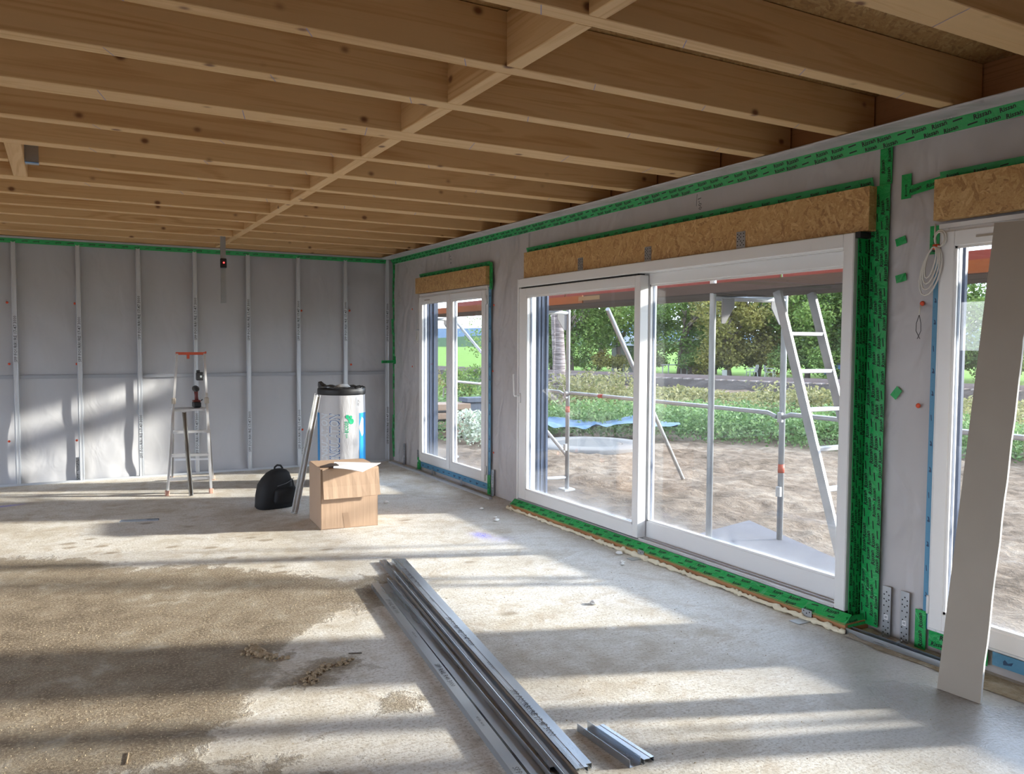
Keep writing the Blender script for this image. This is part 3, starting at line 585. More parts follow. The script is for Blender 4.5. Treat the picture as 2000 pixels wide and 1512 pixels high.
def wstrap(loc, rz, lab, h=.27, grp='perforated steel straps at the wall foot'):
    root = empty('wall_strap', loc, lab, 'strap', grp); root.rotation_euler.z = rz
    strap_plate('p', .05, h, hol2).build('plate', [M_strap, M_hole], root); MB().box(-.004, .0, -.011, .011, .092, .118).box(-.0045, -.004, -.007, .007, .098, .112, 1).build('slot_tab', [M_paper, M_strap], root)
    ft_ = MB().box(-.035, -.0015, -.025, .025, .001, .004, 0, .0008).build('foot', M_strap, root); MB().lathe([(.005, 0), (.005, .012), (.003, .014)], (-.02, 0, .004), 10).build('anchor_bolt', M_strap, ft_)
wstrap((3.80, 2.742, 0), 0, 'tall perforated strap on the wall pier, left of the nearest pair'); wstrap((3.80, 2.635, 0), 0, 'tall perforated strap on the wall pier, right of the nearest pair')
wstrap((3.80, 7.26, 0), 0, 'perforated strap on the wall between the far window and the sliding window'); wstrap((3.80, 9.70, 0), 0, 'dark strap on the window wall close to the far corner'); wstrap((3.80, 9.24, 0), 0, 'dark strap beside the left foot of the far window', .24)
wstrap((.125, 10.118, 0), -math.pi / 2 + math.pi, 'perforated strap at the foot of the second strip from the left on the far wall'); wstrap((2.615, 10.118, 0), math.pi / 2, 'perforated strap at the foot of the far wall behind the leaning rail')
for y, lab in ((8.75, 'small angle bracket under the far window, left one'), (7.95, 'small angle bracket under the far window, right one')):
    tag(MB().box(3.775, 3.779, y - .02, y + .02, 0.001, .07).box(3.73, 3.778, y - .02, y + .02, .001, .004).build('angle_bracket', M_strap), lab, 'bracket', 'angle brackets under the far window')
# sill batten, tape and foam under the sliding window
tag(MB().box(3.64, 3.83, 2.87, 6.585, 0.001, .052, 0, .002).build('sill_batten', M_batten), 'brown timber batten lying under the sliding window', 'batten')
mb = MB(); tape(mb, (3.637, 6.60, .047), 3.73, .072, (0, -1, 0), (.75, 0, .68), .10, 2, .016); tape(mb, (3.66, 2.866, .03), .16, .055, (1, 0, 0), (0, .3, 1), .07, 1, .015)
tag(mb.build('sill_tape', GT, fix=False), 'printed green tape along the sill of the sliding window', 'tape')
mb = MB(); pts = []; rr = []; y = 2.86
while y < 6.62:
    pts.append((3.628 + random.uniform(-.006, .004), y, .012 + random.uniform(-.002, .004))); rr.append(random.choice([.008, .012, .017, .011, .021]) * (1.35 if 4.3 < y < 4.9 else 1)); y += random.uniform(.012, .03)
mb.path(pts, rr, 8); tag(mb.build('foam_bead', M_foam), 'lumpy cream foam bead along the foot of the sliding window', 'foam')
for y, lab in ((3.12, 'small perforated foot plate at the right end of the foam bead'), (4.62, 'small perforated foot plate at the middle of the foam bead')):
    r_ = empty('foot_plate', (3.632, y, 0), lab, 'metal plate', 'foot plates on the foam bead'); strap_plate('p', .07, .06, [(-.02, .02), (.02, .02), (0, .04), (-.02, .05), (.02, .05)]).build('upright', [M_strap, M_hole], r_); MB().box(-.1, -.002, -.035, .035, .001, .0035).build('foot', M_strap, r_)

# ------------------------------------------------------------------ far wall metal strips
def furring(L, wd='SPP FOURRURE 17-47 3000', flip=False, start=.12, size=.030, rep=1.35, second=True):
    """hat strip, 47 wide, 17 deep, along +z, face towards -y"""
    mb = MB(); w, d, t = .047, .017, .0012
    s_ = MB().sheet([(-w / 2 - .004, d - .004), (-w / 2 - .004, d), (-w / 2, d), (-w / 2 + .003, .0), (-.012, 0), (-.010, .002), (.010, .002), (.012, 0), (w / 2 - .003, 0), (w / 2, d), (w / 2 + .004, d), (w / 2 + .004, d - .004)], t, 0, L)
    s_.v = [(x, z, y) for x, y, z in s_.v]; mb.add(s_.v, s_.f, 0)
    z = start
    if wd:
        while z + .75 < L: mb.text(wd, (-.006 * 0 + .0, -.0012, z + .36), (0, 0, 1), (-1, 0, 0), size, 1, .0006); z += rep
    return mb
studx = [-.44 + .6 * i for i in range(7)] + [3.72]
names = ['leftmost strip visible on the far wall', 'second strip from the left on the far wall', 'third strip from the left on the far wall, left of the stepladder', 'fourth strip from the left, behind the stepladder on the far wall', 'strip just right of the stepladder on the far wall', 'strip left of the leaning white rail on the far wall', 'strip rising behind the insulation roll on the far wall', 'strip nearest the corner on the far wall']
for x, nm in zip(studx, names):
    o = furring(2.62, start=.1 if x > .5 else 1.2).build('metal_strip', [M_stud, M_ink], loc=(x, 10.088, .012)); tag(o, 'galvanised printed ' + nm, 'metal strip', 'upright metal strips on the far wall')
def track(L, w=.03, d=.02, t=.0015):
    return MB().sheet([(0, d), (0, 0), (w, 0), (w, d)], t, 0, L)
mb = track(3.74 - XL); mb.v = [(y, x, z) for x, y, z in mb.v]; tag(mb.build('floor_track', M_stud, loc=(XL, 10.08, .001)), 'metal track on the floor along the foot of the far wall', 'metal track')
mb = track(3.74 - XL); mb.v = [(y, x, -z) for x, y, z in mb.v]; tag(mb.build('top_track', M_stud, loc=(XL, 10.08, 2.655)), 'metal track along the top of the far wall', 'metal track')
mb = MB(); mb.box(0, 3.72 - XL, 0, .012, 0, .04, 0, .002); mb.box(0, 3.72 - XL, -.004, .002, .028, .034); mb.box(0, 3.72 - XL, -.004, .002, .006, .012); tag(mb.build('middle_rail', M_seam, loc=(XL, 10.112, 1.145)), 'horizontal grey rail crossing the far wall at mid height behind the strips', 'rail')
tag(track(9.95 - 7.1).build('floor_track', M_stud, loc=(3.68, 7.1, .001)), 'metal track on the floor below the far small window', 'metal track')
o = track(.62, .045, .03).build('floor_track', M_galv, loc=(3.655, 2.30, .003), rot=(0, 0, .02)); tag(o, 'short metal track on the floor at the foot of the wall pier', 'metal track')
me = grid_mesh('m', np.linspace(3.60, 3.79, 12), np.linspace(1.2, 2.84, 60), lambda X, Y: np.stack([X + (X < 3.63) * .03 * (vnoise(Y, Y * 0, 8, 3) - .5), Y, .002 + .02 * vnoise(X, Y, 9, 2) * (np.abs(Y - 2.3) > .5)], -1))
tag(link('membrane_flap', me, soilmat('soiled_film', ((.3, .22, .12), (.62, .54, .42), (.78, .74, .66)))), 'soiled membrane edge lying on the floor at the foot of the right wall', 'membrane')
# orange fixing caps
def cap(loc, ax, lab, r=.013):
    mb = MB().lathe([(r, 0), (r * .9, .004), (r * .4, .006)], (0, 0, 0), 14); o = mb.build('fixing_cap', M_orange, loc=loc, rot=(math.pi / 2, 0, 0) if ax == 'y' else (0, -math.pi / 2, 0)); tag(o, lab, 'fixing cap', 'orange caps on the membrane')
for x, z, lab in ((-.507, 1.957, 'upper orange cap beside the leftmost strip'), (.124, 1.965, 'upper orange cap beside the second strip from the left'), (-.503, 1.306, 'middle orange cap beside the leftmost strip'), (.131, 1.302, 'middle orange cap beside the second strip from the left'), (-.522, .48, 'lower orange cap beside the leftmost strip'), (.114, .458, 'lower orange cap beside the second strip from the left'),
                  (2.606, 1.949, 'upper small orange cap left of the insulation roll on the far wall'), (3.222, 1.964, 'upper orange cap above the insulation roll on the far wall'), (3.239, 1.275, 'lower orange cap above the insulation roll on the far wall'), (2.607, .463, 'orange cap just left of the leaning white rail')):
    cap((x, 10.125, z), 'y', lab)
for y, z, lab in ((2.599, 1.759, 'upper orange cap on the wall pier under the cable coil'), (2.604, 1.24, 'lower orange cap on the wall pier'), (9.452, 1.975, 'tiny upper cap on the wall near the far corner'), (9.453, 1.262, 'tiny lower cap on the wall near the far corner'), (7.266, 1.938, 'upper cap on the wall between the two far windows'), (7.282, 1.271, 'middle cap on the wall between the two far windows'), (7.263, .442, 'lower cap on the wall between the two far windows')):
    cap((3.812, y, z), 'x', lab, .013 if y < 3 else .011)
# ------------------------------------------------------------------ things in the room
# stepladder with guard hoop
L = empty('stepladder', (1.1, 8.755, 0), 'worn aluminium stepladder with orange top bar standing before the far wall', 'ladder')
def loc_(p): return (p[0] - 1.1, p[1] - 8.755, p[2])
fl, fr, bl_, br = (.893, 8.785, 0), (1.304, 8.725, 0), (1.040, 9.72, 0), (1.452, 9.57, 0)
tl, tr = (1.035, 9.06, 1.425), (1.30, 9.03, 1.425)
lerp = lambda a, b, t: tuple(a[i] + (b[i] - a[i]) * t for i in range(3))
RAILS = []
for a, b in ((fl, tl), (fr, tr)):
    _x = MB().bar(loc_(lerp(a, b, .015)), loc_(b), .022, .045, (0, 1, 0)).build('front_rail', M_alu, L); RAILS.append(_x)
for a, t_ in ((bl_, lerp(fl, tl, .62)), (br, lerp(fr, tr, .62))):
    RAILS.append(MB().bar(loc_(lerp(a, t_, .02)), loc_(t_), .02, .035, (0, 1, 0)).build('rear_rail', M_alu, L))
M_foot = mat('worn_foot', (.5, .27, .2), .7)
for p, rail_ in zip((fl, fr, bl_, br), RAILS): MB().box(-.02, .02, -.028, .028, 0, .05, 0, .006).build('rubber_foot', M_foot, rail_, loc=loc_(p))
for k, z in enumerate((.155, .39, .625)):
    a, b = lerp(fl, tl, z / 1.425), lerp(fr, tr, z / 1.425); MB().bar(loc_((a[0], a[1] + .015, z)), loc_((b[0], b[1] + .015, z)), .07, .024).build('tread', M_alu, L)
a, b = lerp(fl, tl, .59), lerp(fr, tr, .59)
MB().box(a[0] - .0 - 1.1, b[0] - 1.1, a[1] - 8.755 - .02, a[1] - 8.755 + .24, .835, .86, 0, .004).build('platform', M_alu, L)
a, b = lerp(bl_, lerp(fl, tl, .62), .3), lerp(br, lerp(fr, tr, .62), .3); MB().bar(loc_(a), loc_(b), .012, .02).build('rear_brace', M_alu, L)
t_ = MB().bar(loc_((tl[0] - .012, tl[1], 1.43)), loc_((tr[0] + .015, tr[1], 1.43)), .035, .028).box(.03, .055, .28, .31, 1.375, 1.42); t_.box(tr[0] - 1.1 + .005, tr[0] - 1.1 + .02, tr[1] - 8.765, tr[1] - 8.745, 1.43, 1.452); t_.build('top_bar', M_redp, L)
for p in (lerp(fl, tl, .66), lerp(fr, tr, .66)): MB().box(-.02, .02, -.03, .03, -.035, .035, 0, .01).build('hinge_cover', M_gyp, L, loc=loc_(p))
# cordless drill standing on the platform
D = empty('cordless_drill', (1.225, 9.09, .86), 'dark red and black cordless drill standing on the stepladder platform', 'drill')
MB().box(-.04, .04, -.055, .06, 0, .062, 0, .012).box(-.038, .038, -.05, .055, .058, .078, 1, .008).build('battery', [M_black, mat('dark_red', (.13, .02, .015), .5)], D)
MB().path([(0, 0, .07), (.0, .005, .12), (-.002, .012, .17)], [.021, .018, .021], 12).build('grip', mat('grip_red', (.12, .02, .018), .5), D)
MB().path([(-.004, .10, .197), (-.004, .05, .197), (-.004, -.03, .197), (-.004, -.055, .197), (-.004, -.09, .197)], [.028, .034, .032, .024, .017], 14).build('motor_housing', M_black, D)
MB().tube((.045, 0, .07), (.06, 0, .085), .006).build('hook', M_black, D)
D = empty('laser_level', (1.262, 9.11, 1.145), 'black cube laser level hanging at the right rail of the stepladder', 'laser level')
MB().box(-.036, .036, -.03, .03, 0, .085, 0, .008).box(-.03, .0, -.028, .028, .084, .108, 0, .004).build('body', M_black, D); MB().box(.0, .018, -.0315, -.0295, .03, .052, 0, .003).build('lens', mat('lens_grey', (.5, .55, .55), .1), D); MB().bar((.02, .01, .04), (.045, .0, .05), .012, .02).build('clamp', M_black, D)
o = MB().sheet([(-.012, -.02), (-.02, -.02), (-.02, 0), (.02, 0), (.02, -.02), (.012, -.02)], .0014, 0, .86)
o.v = [(x, z, y) for x, y, z in o.v]; o = o.build('metal_strip_offcut', metal('dull_steel', (.36, .37, .37), .4, .85), loc=(1.10, 8.648, .002)); o.rotation_euler = (-.29, -.03, 0)
tag(o, 'narrow metal profile leaning upright against the front of the stepladder', 'metal strip')
# hanging strip with laser receiver
H = empty('hanging_profile', (1.497, 9.03, ZJ), 'metal profile hanging down from the ceiling joists above the stepladder', 'metal strip')
o = MB().sheet([(-.026, .016), (-.026, 0), (.026, 0), (.026, .016)], .0016, 0, .70); o.v = [(x, z, -y) for x, y, z in o.v]; o.build('profile', M_strap, H, loc=(0, -.03, .0))
R_ = empty('laser_receiver', (1.494, 9.0, 2.33), 'small black laser receiver glowing red on the hanging profile', 'receiver')
MB().box(-.03, .034, -.028, -.0005, 0, .10, 0, .006).build('casing', M_black, R_)
ml = mat('red_light', (.8, .02, .02), .4); ml.node_tree.nodes['Principled BSDF'].inputs['Emission Color'].default_value = (1, .02, .02, 1); ml.node_tree.nodes['Principled BSDF'].inputs['Emission Strength'].default_value = 4
MB().lathe([(.008, 0), (.007, .003)], (0, 0, 0), 12).build('red_lamp', ml, R_, loc=(.004, -.03, .055), rot=(math.pi / 2, 0, 0))
# insulation roll
RX, RY, RR, RH = 2.68, 8.72, .258, 1.02
M_film = mat('roll_film', (.54, .53, .54), .32); q = N(M_film); q.bump(q.noise(q.map((3, 3, .8)), 6, 4), .35, .02)
M_bfilm = mat('blue_print', (.01, .24, .58), .3); M_dblue = mat('dark_blue_print', (.015, .10, .32), .35); M_grn = mat('green_print', (.02, .42, .2), .4); M_outl = mat('blue_outline', (.10, .25, .45), .4); M_white = mat('white_print', (.62, .65, .68), .35)
root = empty('insulation_roll', (RX, RY, 0), 'upright roll of insulation in white and blue printed film with black top', 'insulation roll')
prof = [(RR * .97, 0), (RR, .03), (RR * 1.0, .3), (RR * .99, .36), (RR * 1.0, .42), (RR * 1.005, .7), (RR * .99, .93), (RR * .985, 1.0), (RR * .97, 1.02)]
va = math.atan2(-RY, -RX)      # direction of the viewer seen from the roll
def cyl_patch(mb, a0, a1, z0, z1, r, mi=0, n=14):
    vs = [];
    for k in range(n + 1):
        a = va + a0 + (a1 - a0) * k / n; vs += [(r * math.cos(a), r * math.sin(a), z0), (r * math.cos(a), r * math.sin(a), z1)]
    mb.add(vs, [(2 * k, 2 * k + 2, 2 * k + 3, 2 * k + 1) for k in range(n)], mi, True)
def cyl_text(mb, w, ac, zc, size, r, mi, length=None, up=1):
    vs, fs, W, H_ = WORDS[w]; k = size / H_; out = []; kz = length / W if length else k
    for x, y in vs:
        a = va + ac - ((y - H_ / 2) * k) / r * up; z = zc + (x - W / 2) * kz; out.append((r * math.cos(a), r * math.sin(a), z))
    mb.add(out, fs, mi)
def cyl_poly(mb, pts, r, mi):
    mb.add([(r * math.cos(va + s / r), r * math.sin(va + s / r), z) for s, z in pts], [tuple(range(len(pts)))], mi)
mb = MB(); mb.lathe(prof, n=64)
# blue bands on both sides, print area between; angle grows to the right as seen from the camera
r1 = RR * 1.008
cyl_patch(mb, -1.75, -1.12, .02, .79, r1, 1); cyl_patch(mb, .80, 1.45, .02, .79, r1, 1)
for (s, z, rad) in ((.062, .755, .020), (.105, .705, .029), (.078, .725, .012), (.10, .752, .015)):
    if rad: cyl_poly(mb, [(s + rad * math.cos(a), z + rad * 1.1 * math.sin(a)) for a in [k * math.pi / 8 for k in range(16)]], r1 + .001, 3)
cyl_poly(mb, [(.205, .63), (.255, .745), (.285, .72), (.285, .56), (.255, .53)], r1 + .0012, 5)
mb2 = mb
cyl_text(mb, 'ECOSE', .20, .645, .042, r1 + .001, 3, .125); cyl_text(mb, 'with', .19, .548, .026, r1 + .001, 3, .05)
cyl_text(mb, 'INSULATION', -.30, .54, .118, r1 + .001, 6, .50); cyl_text(mb, 'INSULATION', -.30, .54, .100, r1 + .0018, 5, .49)
cyl_text(mb, 'F', -.30, .255, .118, r1 + .001, 6, .05); cyl_text(mb, 'INSULATION', -.78, .54, .10, r1 + .001, 4, .50)
cyl_poly(mb, [(.17, .84), (.262, .84), (.262, .965), (.17, .965)], r1 - .003, 5)
for k, (t_, s) in enumerate((('Lot 40 7', .86), ('CE 15', .76))): cyl_text(mb, t_, s, .90, .02, r1 - .0005, 7)
mb.build('film_wrap', [M_film, M_bfilm, M_outl, M_grn, mat('grey_print', (.62, .66, .7), .35), M_white, M_dblue, M_ink], root, fix=False)
mb = MB(); mb.lathe([(RR * .99, .985), (RR * 1.01, .995), (RR * 1.012, 1.03), (RR * 1.0, 1.05), (RR * .97, 1.058), (RR * .9, 1.06)], n=64); q_ = mb
CAP = q_.build('black_cap', M_black, root)
vs = []; n = 40; rr_ = np.random.default_rng(3)
for ring, (rad, zb) in enumerate(((.97, 1.045), (.99, 1.062), (.86, 1.075), (.7, 1.06))):
    for k in range(n):
        a = 2 * math.pi * k / n; rel = (a - va + math.pi) % (2 * math.pi) - math.pi
        up = .05 * math.exp(-((rel + 1.3) / .25) ** 2) * (ring in (1, 2)) + .02 * math.exp(-((rel + .8) / .5) ** 2)
        rad2 = rad + rr_.uniform(-.02, .02); vs.append((RR * rad2 * math.cos(a), RR * rad2 * math.sin(a), zb + up + rr_.uniform(-.008, .008) * (ring > 0)))
MB().add(vs, [(i * n + k, i * n + (k + 1) % n, (i + 1) * n + (k + 1) % n, (i + 1) * n + k) for i in range(3) for k in range(n)]).build('torn_plastic', mat('black_film', (.02, .02, .022), .25), CAP)
MB().path([(-.1, -.02, 1.045), (-.03, -.06, 1.072), (.05, -.05, 1.07), (.1, -.02, 1.05)], [.015, .03, .028, .01], 8).build('wool_tuft', M_wfoam, root)
# white rail leaning on the roll
p0, p1 = Vector((1.80, 7.304, .0)), Vector((2.345, 8.50, .985)); d_ = (p1 - p0)
o = MB().sheet([(-.03, .03), (-.03, 0), (-.008, 0), (-.006, .014), (.006, .014), (.008, 0), (.03, 0), (.03, .03)], .002, 0, d_.length); o.v = [(x, -z, y) for x, y, z in o.v]
o = o.build('leaning_rail', mat('white_rail', (.66, .66, .66), .45, .1)); o.rotation_mode = 'QUATERNION'; o.rotation_quaternion = d_.to_track_quat('Z', 'Y') @ Matrix.Rotation(math.radians(205), 3, 'Z').to_quaternion(); o.location = p0 + Vector((0, 0, .002))
tag(o, 'whitish channel rail leaning from the floor against the insulation roll', 'rail')
# cardboard box
B = empty('cardboard_box', (2.075, 6.54, 0), 'plain brown cardboard box with one flap hanging down, standing on the concrete', 'box'); B.rotation_euler.z = math.radians(-4)
W2, DB, HB, t_ = .24, .48, .505, .005
mb = MB(); mb.box(-W2, W2, 0, t_, 0, HB, 0, .001); mb.box(-W2, W2, DB - t_, DB, 0, HB, 0, .001); mb.box(-W2, -W2 + t_, 0, DB, 0, HB, 0, .001); mb.box(W2 - t_, W2, 0, DB, 0, HB, 0, .001); mb.box(-W2, W2, 0, DB, .001, .006)
mb.build('box_body', M_card, B)
mb = MB(); prof = [(-.002, .506), (-.012, .506), (-.018, .49), (-.030, .36), (-.047, .262)]
nx = 13; vs = []
for s in (0, .004):
    for (y, z) in prof:
        for k in range(nx):
            u_ = k / (nx - 1); wv = .0012 * math.sin(k * 2.4) * (z < .48); flare = .005 * (2 * u_ - 1) ** 2 * (.5 - z) / .25
            vs.append((-W2 + .012 + (2 * W2 - .008) * u_ + .012 * (.5 - z) * (1 if u_ > .5 else .6) * 2, y + s - flare + wv, z + (.008 if u_ > .7 else 0) * (z < .3)))
m_ = nx * len(prof); fs = []
for s in (0, 1):
    for i in range(len(prof) - 1):
        for k in range(nx - 1): a = s * m_ + i * nx + k; fs.append((a, a + 1, a + nx + 1, a + nx))
for i in range(len(prof) - 1): fs += [(i * nx, (i + 1) * nx, m_ + (i + 1) * nx, m_ + i * nx), (i * nx + nx - 1, i * nx + 2 * nx - 1, m_ + i * nx + 2 * nx - 1, m_ + i * nx + nx - 1)]
fs.append(tuple(range((len(prof) - 1) * nx, len(prof) * nx)) + tuple(range(m_ + len(prof) * nx - 1, m_ + (len(prof) - 1) * nx - 1, -1)))
mb.add(vs, fs); mb.build('front_flap', M_card, B)
MB().bar((-W2 + .006, .02, HB + .003), (-W2 + .006, DB - .02, HB + .003), .012, .004).add([(-W2, .01, HB), (W2, .01, HB), (W2 - .004, DB - .01, HB + .002), (-W2 + .004, DB - .01, HB + .004), (-W2, .01, HB + .004), (W2, .01, HB + .004), (W2 - .004, DB - .01, HB + .006), (-W2 + .004, DB - .01, HB + .008)], [(0, 3, 2, 1), (4, 5, 6, 7), (0, 1, 5, 4), (1, 2, 6, 5), (2, 3, 7, 6), (3, 0, 4, 7)]).build('top_flap', M_card, B)
MB().box(W2 + .001, W2 + .006, .02, DB - .02, .33, HB, 0, .001).build('side_flap', M_card, B)
MB().add([(-.045, -.0012, .0), (.008, -.0012, .0), (-.012, -.0012, .13), (-.062, -.0012, .13)], [(0, 1, 2, 3)]).build('parcel_tape', M_ctape, B)
# papers and dark sleeve on the box
PQ = [(x - 2.095, y - 6.57) for x, y in ((1.925, 6.50), (2.115, 6.33), (2.34, 6.52), (2.03, 6.83))]
mb = MB(); vs = []; nx, ny = 14, 6
for s in (0, .003):
    for i in range(nx):
        for j in range(ny):
            u_, v_ = i / (nx - 1), j / (ny - 1)     # u left to right, v front to back
            A_, B_, C_, D_ = PQ; x = (A_[0] * (1 - u_) + B_[0] * u_) * (1 - v_) + (D_[0] * (1 - u_) + C_[0] * u_) * v_; y = (A_[1] * (1 - u_) + B_[1] * u_) * (1 - v_) + (D_[1] * (1 - u_) + C_[1] * u_) * v_
            vs.append((x, y, .528 + s + .006 * math.sin(u_ * 3.1) - .022 * u_ * (1 - v_) ** 2 + .012 * (u_ * v_) ** 4))
m_ = nx * ny; fs = []
for s in (0, 1):
    for i in range(nx - 1):
        for j in range(ny - 1): a = s * m_ + i * ny + j; fs.append((a, a + 1, a + ny + 1, a + ny))
edge = [i * ny for i in range(nx)] + [(nx - 1) * ny + j for j in range(1, ny)] + [i * ny + ny - 1 for i in range(nx - 2, -1, -1)] + [j for j in range(ny - 2, 0, -1)]
for a, b in zip(edge, edge[1:] + edge[:1]): fs.append((a, b, m_ + b, m_ + a))
mb.add(vs, fs)
for k in range(7): mb.add([(-.08 + .035 * k, .04 + .012 * k, .5405), (.0 + .035 * k, -.02 + .012 * k, .5405), (.0 + .035 * k, -.017 + .012 * k, .5405), (-.08 + .035 * k, .043 + .012 * k, .5405)], [(0, 1, 2, 3)], 1)
tag(mb.build('paper_sheets', [M_paper, mat('faint_print', (.5, .52, .62), .6)], loc=(2.095, 6.57, -.010)), 'loose white printed sheets lying on the cardboard box', 'paper')
tag(MB().add([(-.13, -.05, 0), (.02, -.08, 0), (.03, .03, 0), (-.02, .07, 0), (-.13, -.05, .008), (.02, -.08, .014), (.03, .03, .014), (-.02, .07, .01)], [(3, 2, 1, 0), (4, 5, 6, 7), (0, 1, 5, 4), (1, 2, 6, 5), (2, 3, 7, 6), (3, 0, 4, 7)]).build('dark_sleeve', mat('dark_brown', (.05, .035, .03), .6), loc=(1.975, 6.66, .515)), 'small dark folded sleeve under the sheets on the cardboard box', 'sleeve')
# backpack
K = empty('backpack', (1.715, 7.70, 0), 'black rounded backpack standing on the floor beside the leaning rail', 'backpack'); K.rotation_euler.z = math.radians(12)
M_fab = mat('black_fabric', (.008, .008, .009), .75)
def loft(secs, n=24, mi=0, sup=3.2):
    """sections (cx, cy, z, rx, ry) as superellipses"""
    mb = MB(); vs = []
    for cx, cy, z, rx, ry in secs:
        for k in range(n):
            a = 2 * math.pi * k / n; c_, s_ = math.cos(a), math.sin(a); e = 2 / sup
            vs.append((cx + rx * math.copysign(abs(c_) ** e, c_), cy + ry * math.copysign(abs(s_) ** e, s_), z))
    mb.add(vs, [(i * n + k, i * n + (k + 1) % n, (i + 1) * n + (k + 1) % n, (i + 1) * n + k) for i in range(len(secs) - 1) for k in range(n)] + [tuple(range(n))[::-1], tuple((len(secs) - 1) * n + k for k in range(n))], mi, True); return mb
loft([(0, 0, .0, .165, .10), (0, 0, .02, .178, .112), (.0, 0, .12, .172, .115), (.004, 0, .22, .155, .11), (.02, 0, .28, .128, .10), (.035, .0, .325, .098, .085), (.045, 0, .35, .065, .06), (.05, 0, .36, .03, .03)]).build('pack_body', M_fab, K)
loft([(.05, -.105, .05, .10, .035), (.055, -.11, .08, .115, .045), (.06, -.11, .17, .11, .045), (.065, -.105, .20, .085, .03)], 20).build('front_pocket', M_fab, K)
MB().path([(-.02, -.112, .215), (.06, -.12, .235), (.13, -.105, .262), (.165, -.06, .27)], .004, 6).build('zip', mat('grey_zip', (.12, .12, .13), .3), K)
MB().path([(.0, 0, .348), (.005, 0, .378), (.03, 0, .395), (.062, 0, .39), (.08, 0, .365), (.082, 0, .335)], .009, 8).build('grab_handle', M_fab, K)
MB().path([(.13, .03, .27), (.185, .02, .235), (.195, .0, .17), (.18, -.02, .13)], .014, 8).build('shoulder_strap', M_fab, K)
# leaning plasterboard strip
c0, c1 = Vector((3.419, 2.201, .001)), Vector((3.434, 2.015, .001)); t0, t1 = Vector((3.715, 2.192, 2.105)), Vector((3.718, 2.005, 2.095))
nn = Vector((1, 0, -.14)).normalized() * .0125; S_ = MB(); K_ = 24; vs = []
for k in range(K_ + 1):
    a = c0.lerp(t0, k / K_); b = c1.lerp(t1, k / K_) + Vector((0, random.uniform(-.003, .003), 0)); vs += [a, b, b + nn, a + nn]
fs = [(0, 1, 2, 3), tuple(4 * K_ + i for i in (3, 2, 1, 0))]; mi = [0, 0]
S_.add(vs, [fs[0], fs[1]] + [(4 * k, 4 * k + 4, 4 * k + 5, 4 * k + 1) for k in range(K_)] + [(4 * k + 3, 4 * k + 2, 4 * k + 6, 4 * k + 7) for k in range(K_)], 0)
S_.add(vs, [(4 * k + 1, 4 * k + 5, 4 * k + 6, 4 * k + 2) for k in range(K_)] + [(4 * k, 4 * k + 3, 4 * k + 7, 4 * k + 4) for k in range(K_)], 1)
tag(S_.build('plasterboard_strip', [M_gyp, M_gyp2]), 'narrow grey plasterboard strip leaning in front of the nearest window', 'plasterboard')
# cables
def loops(c, n, ax, drop, wid, r=.0035):
    out = []
    for k in range(n):
        pts = []; w = wid * (1 - .18 * k); dr = drop * (1 - .12 * k)
        for i in range(17):
            a = 2 * math.pi * i / 16; pts.append((c[0] - .006 * k, c[1] + ax * (1 - math.cos(a)) * dr * .22 + w * math.sin(a), c[2] - (1 - math.cos(a)) * dr / 2))
        out.append(pts)
    return out
R_ = empty('cable_coil', (3.76, 2.50, 2.03), 'coiled white cable tied in a bunch at the corner of the nearest window', 'cable')
mb = MB()
for pts in loops((0, 0, -.0), 4, .5, .235, .052): mb.path([(x, y, z) for x, y, z in pts], .0042, 7)
for pts in loops((0, 0, .0), 2, 0, -.08, .03): mb.path([(x, y - .02, z) for x, y, z in pts], .0042, 7)
mb.path([(0, .0, .0), (.005, .012, .05), (.01, .015, .115)], .0042, 7); mb.build('coil', M_cable, R_); MB().path([(0, 0, -.012), (0, 0, .012)], .016, 10).build('orange_tie', M_orange, R_)
mb = MB().path([(3.79, 2.594, 1.75), (3.785, 2.596, 1.70)], .004, 6)
for d_ in (-.012, .012): mb.path([(3.785, 2.596, 1.70), (3.782, 2.596 + d_, 1.66), (3.782, 2.596 + d_ * 1.1, 1.62), (3.785, 2.596 - d_ * .6, 1.58)], .0016, 5, 1)
tag(mb.build('wire_end', [M_cable, M_ink]), 'bare wire end poking out below the orange cap on the wall pier', 'wire')
R_ = empty('cable_coil', (3.775, 9.19, 1.72), 'small white cable loop hanging beside the far small window', 'cable')
mb = MB()
for pts in loops((0, 0, 0), 2, .1, .16, .035): mb.path(pts, .0035, 6)
mb.path([(0, 0, 0), (.01, -.002, .2), (.012, 0, .42)], .003, 6); mb.build('coil', M_cable, R_); MB().box(-.01, .01, -.04, .05, -.012, .0).build('tie', M_strap, R_)
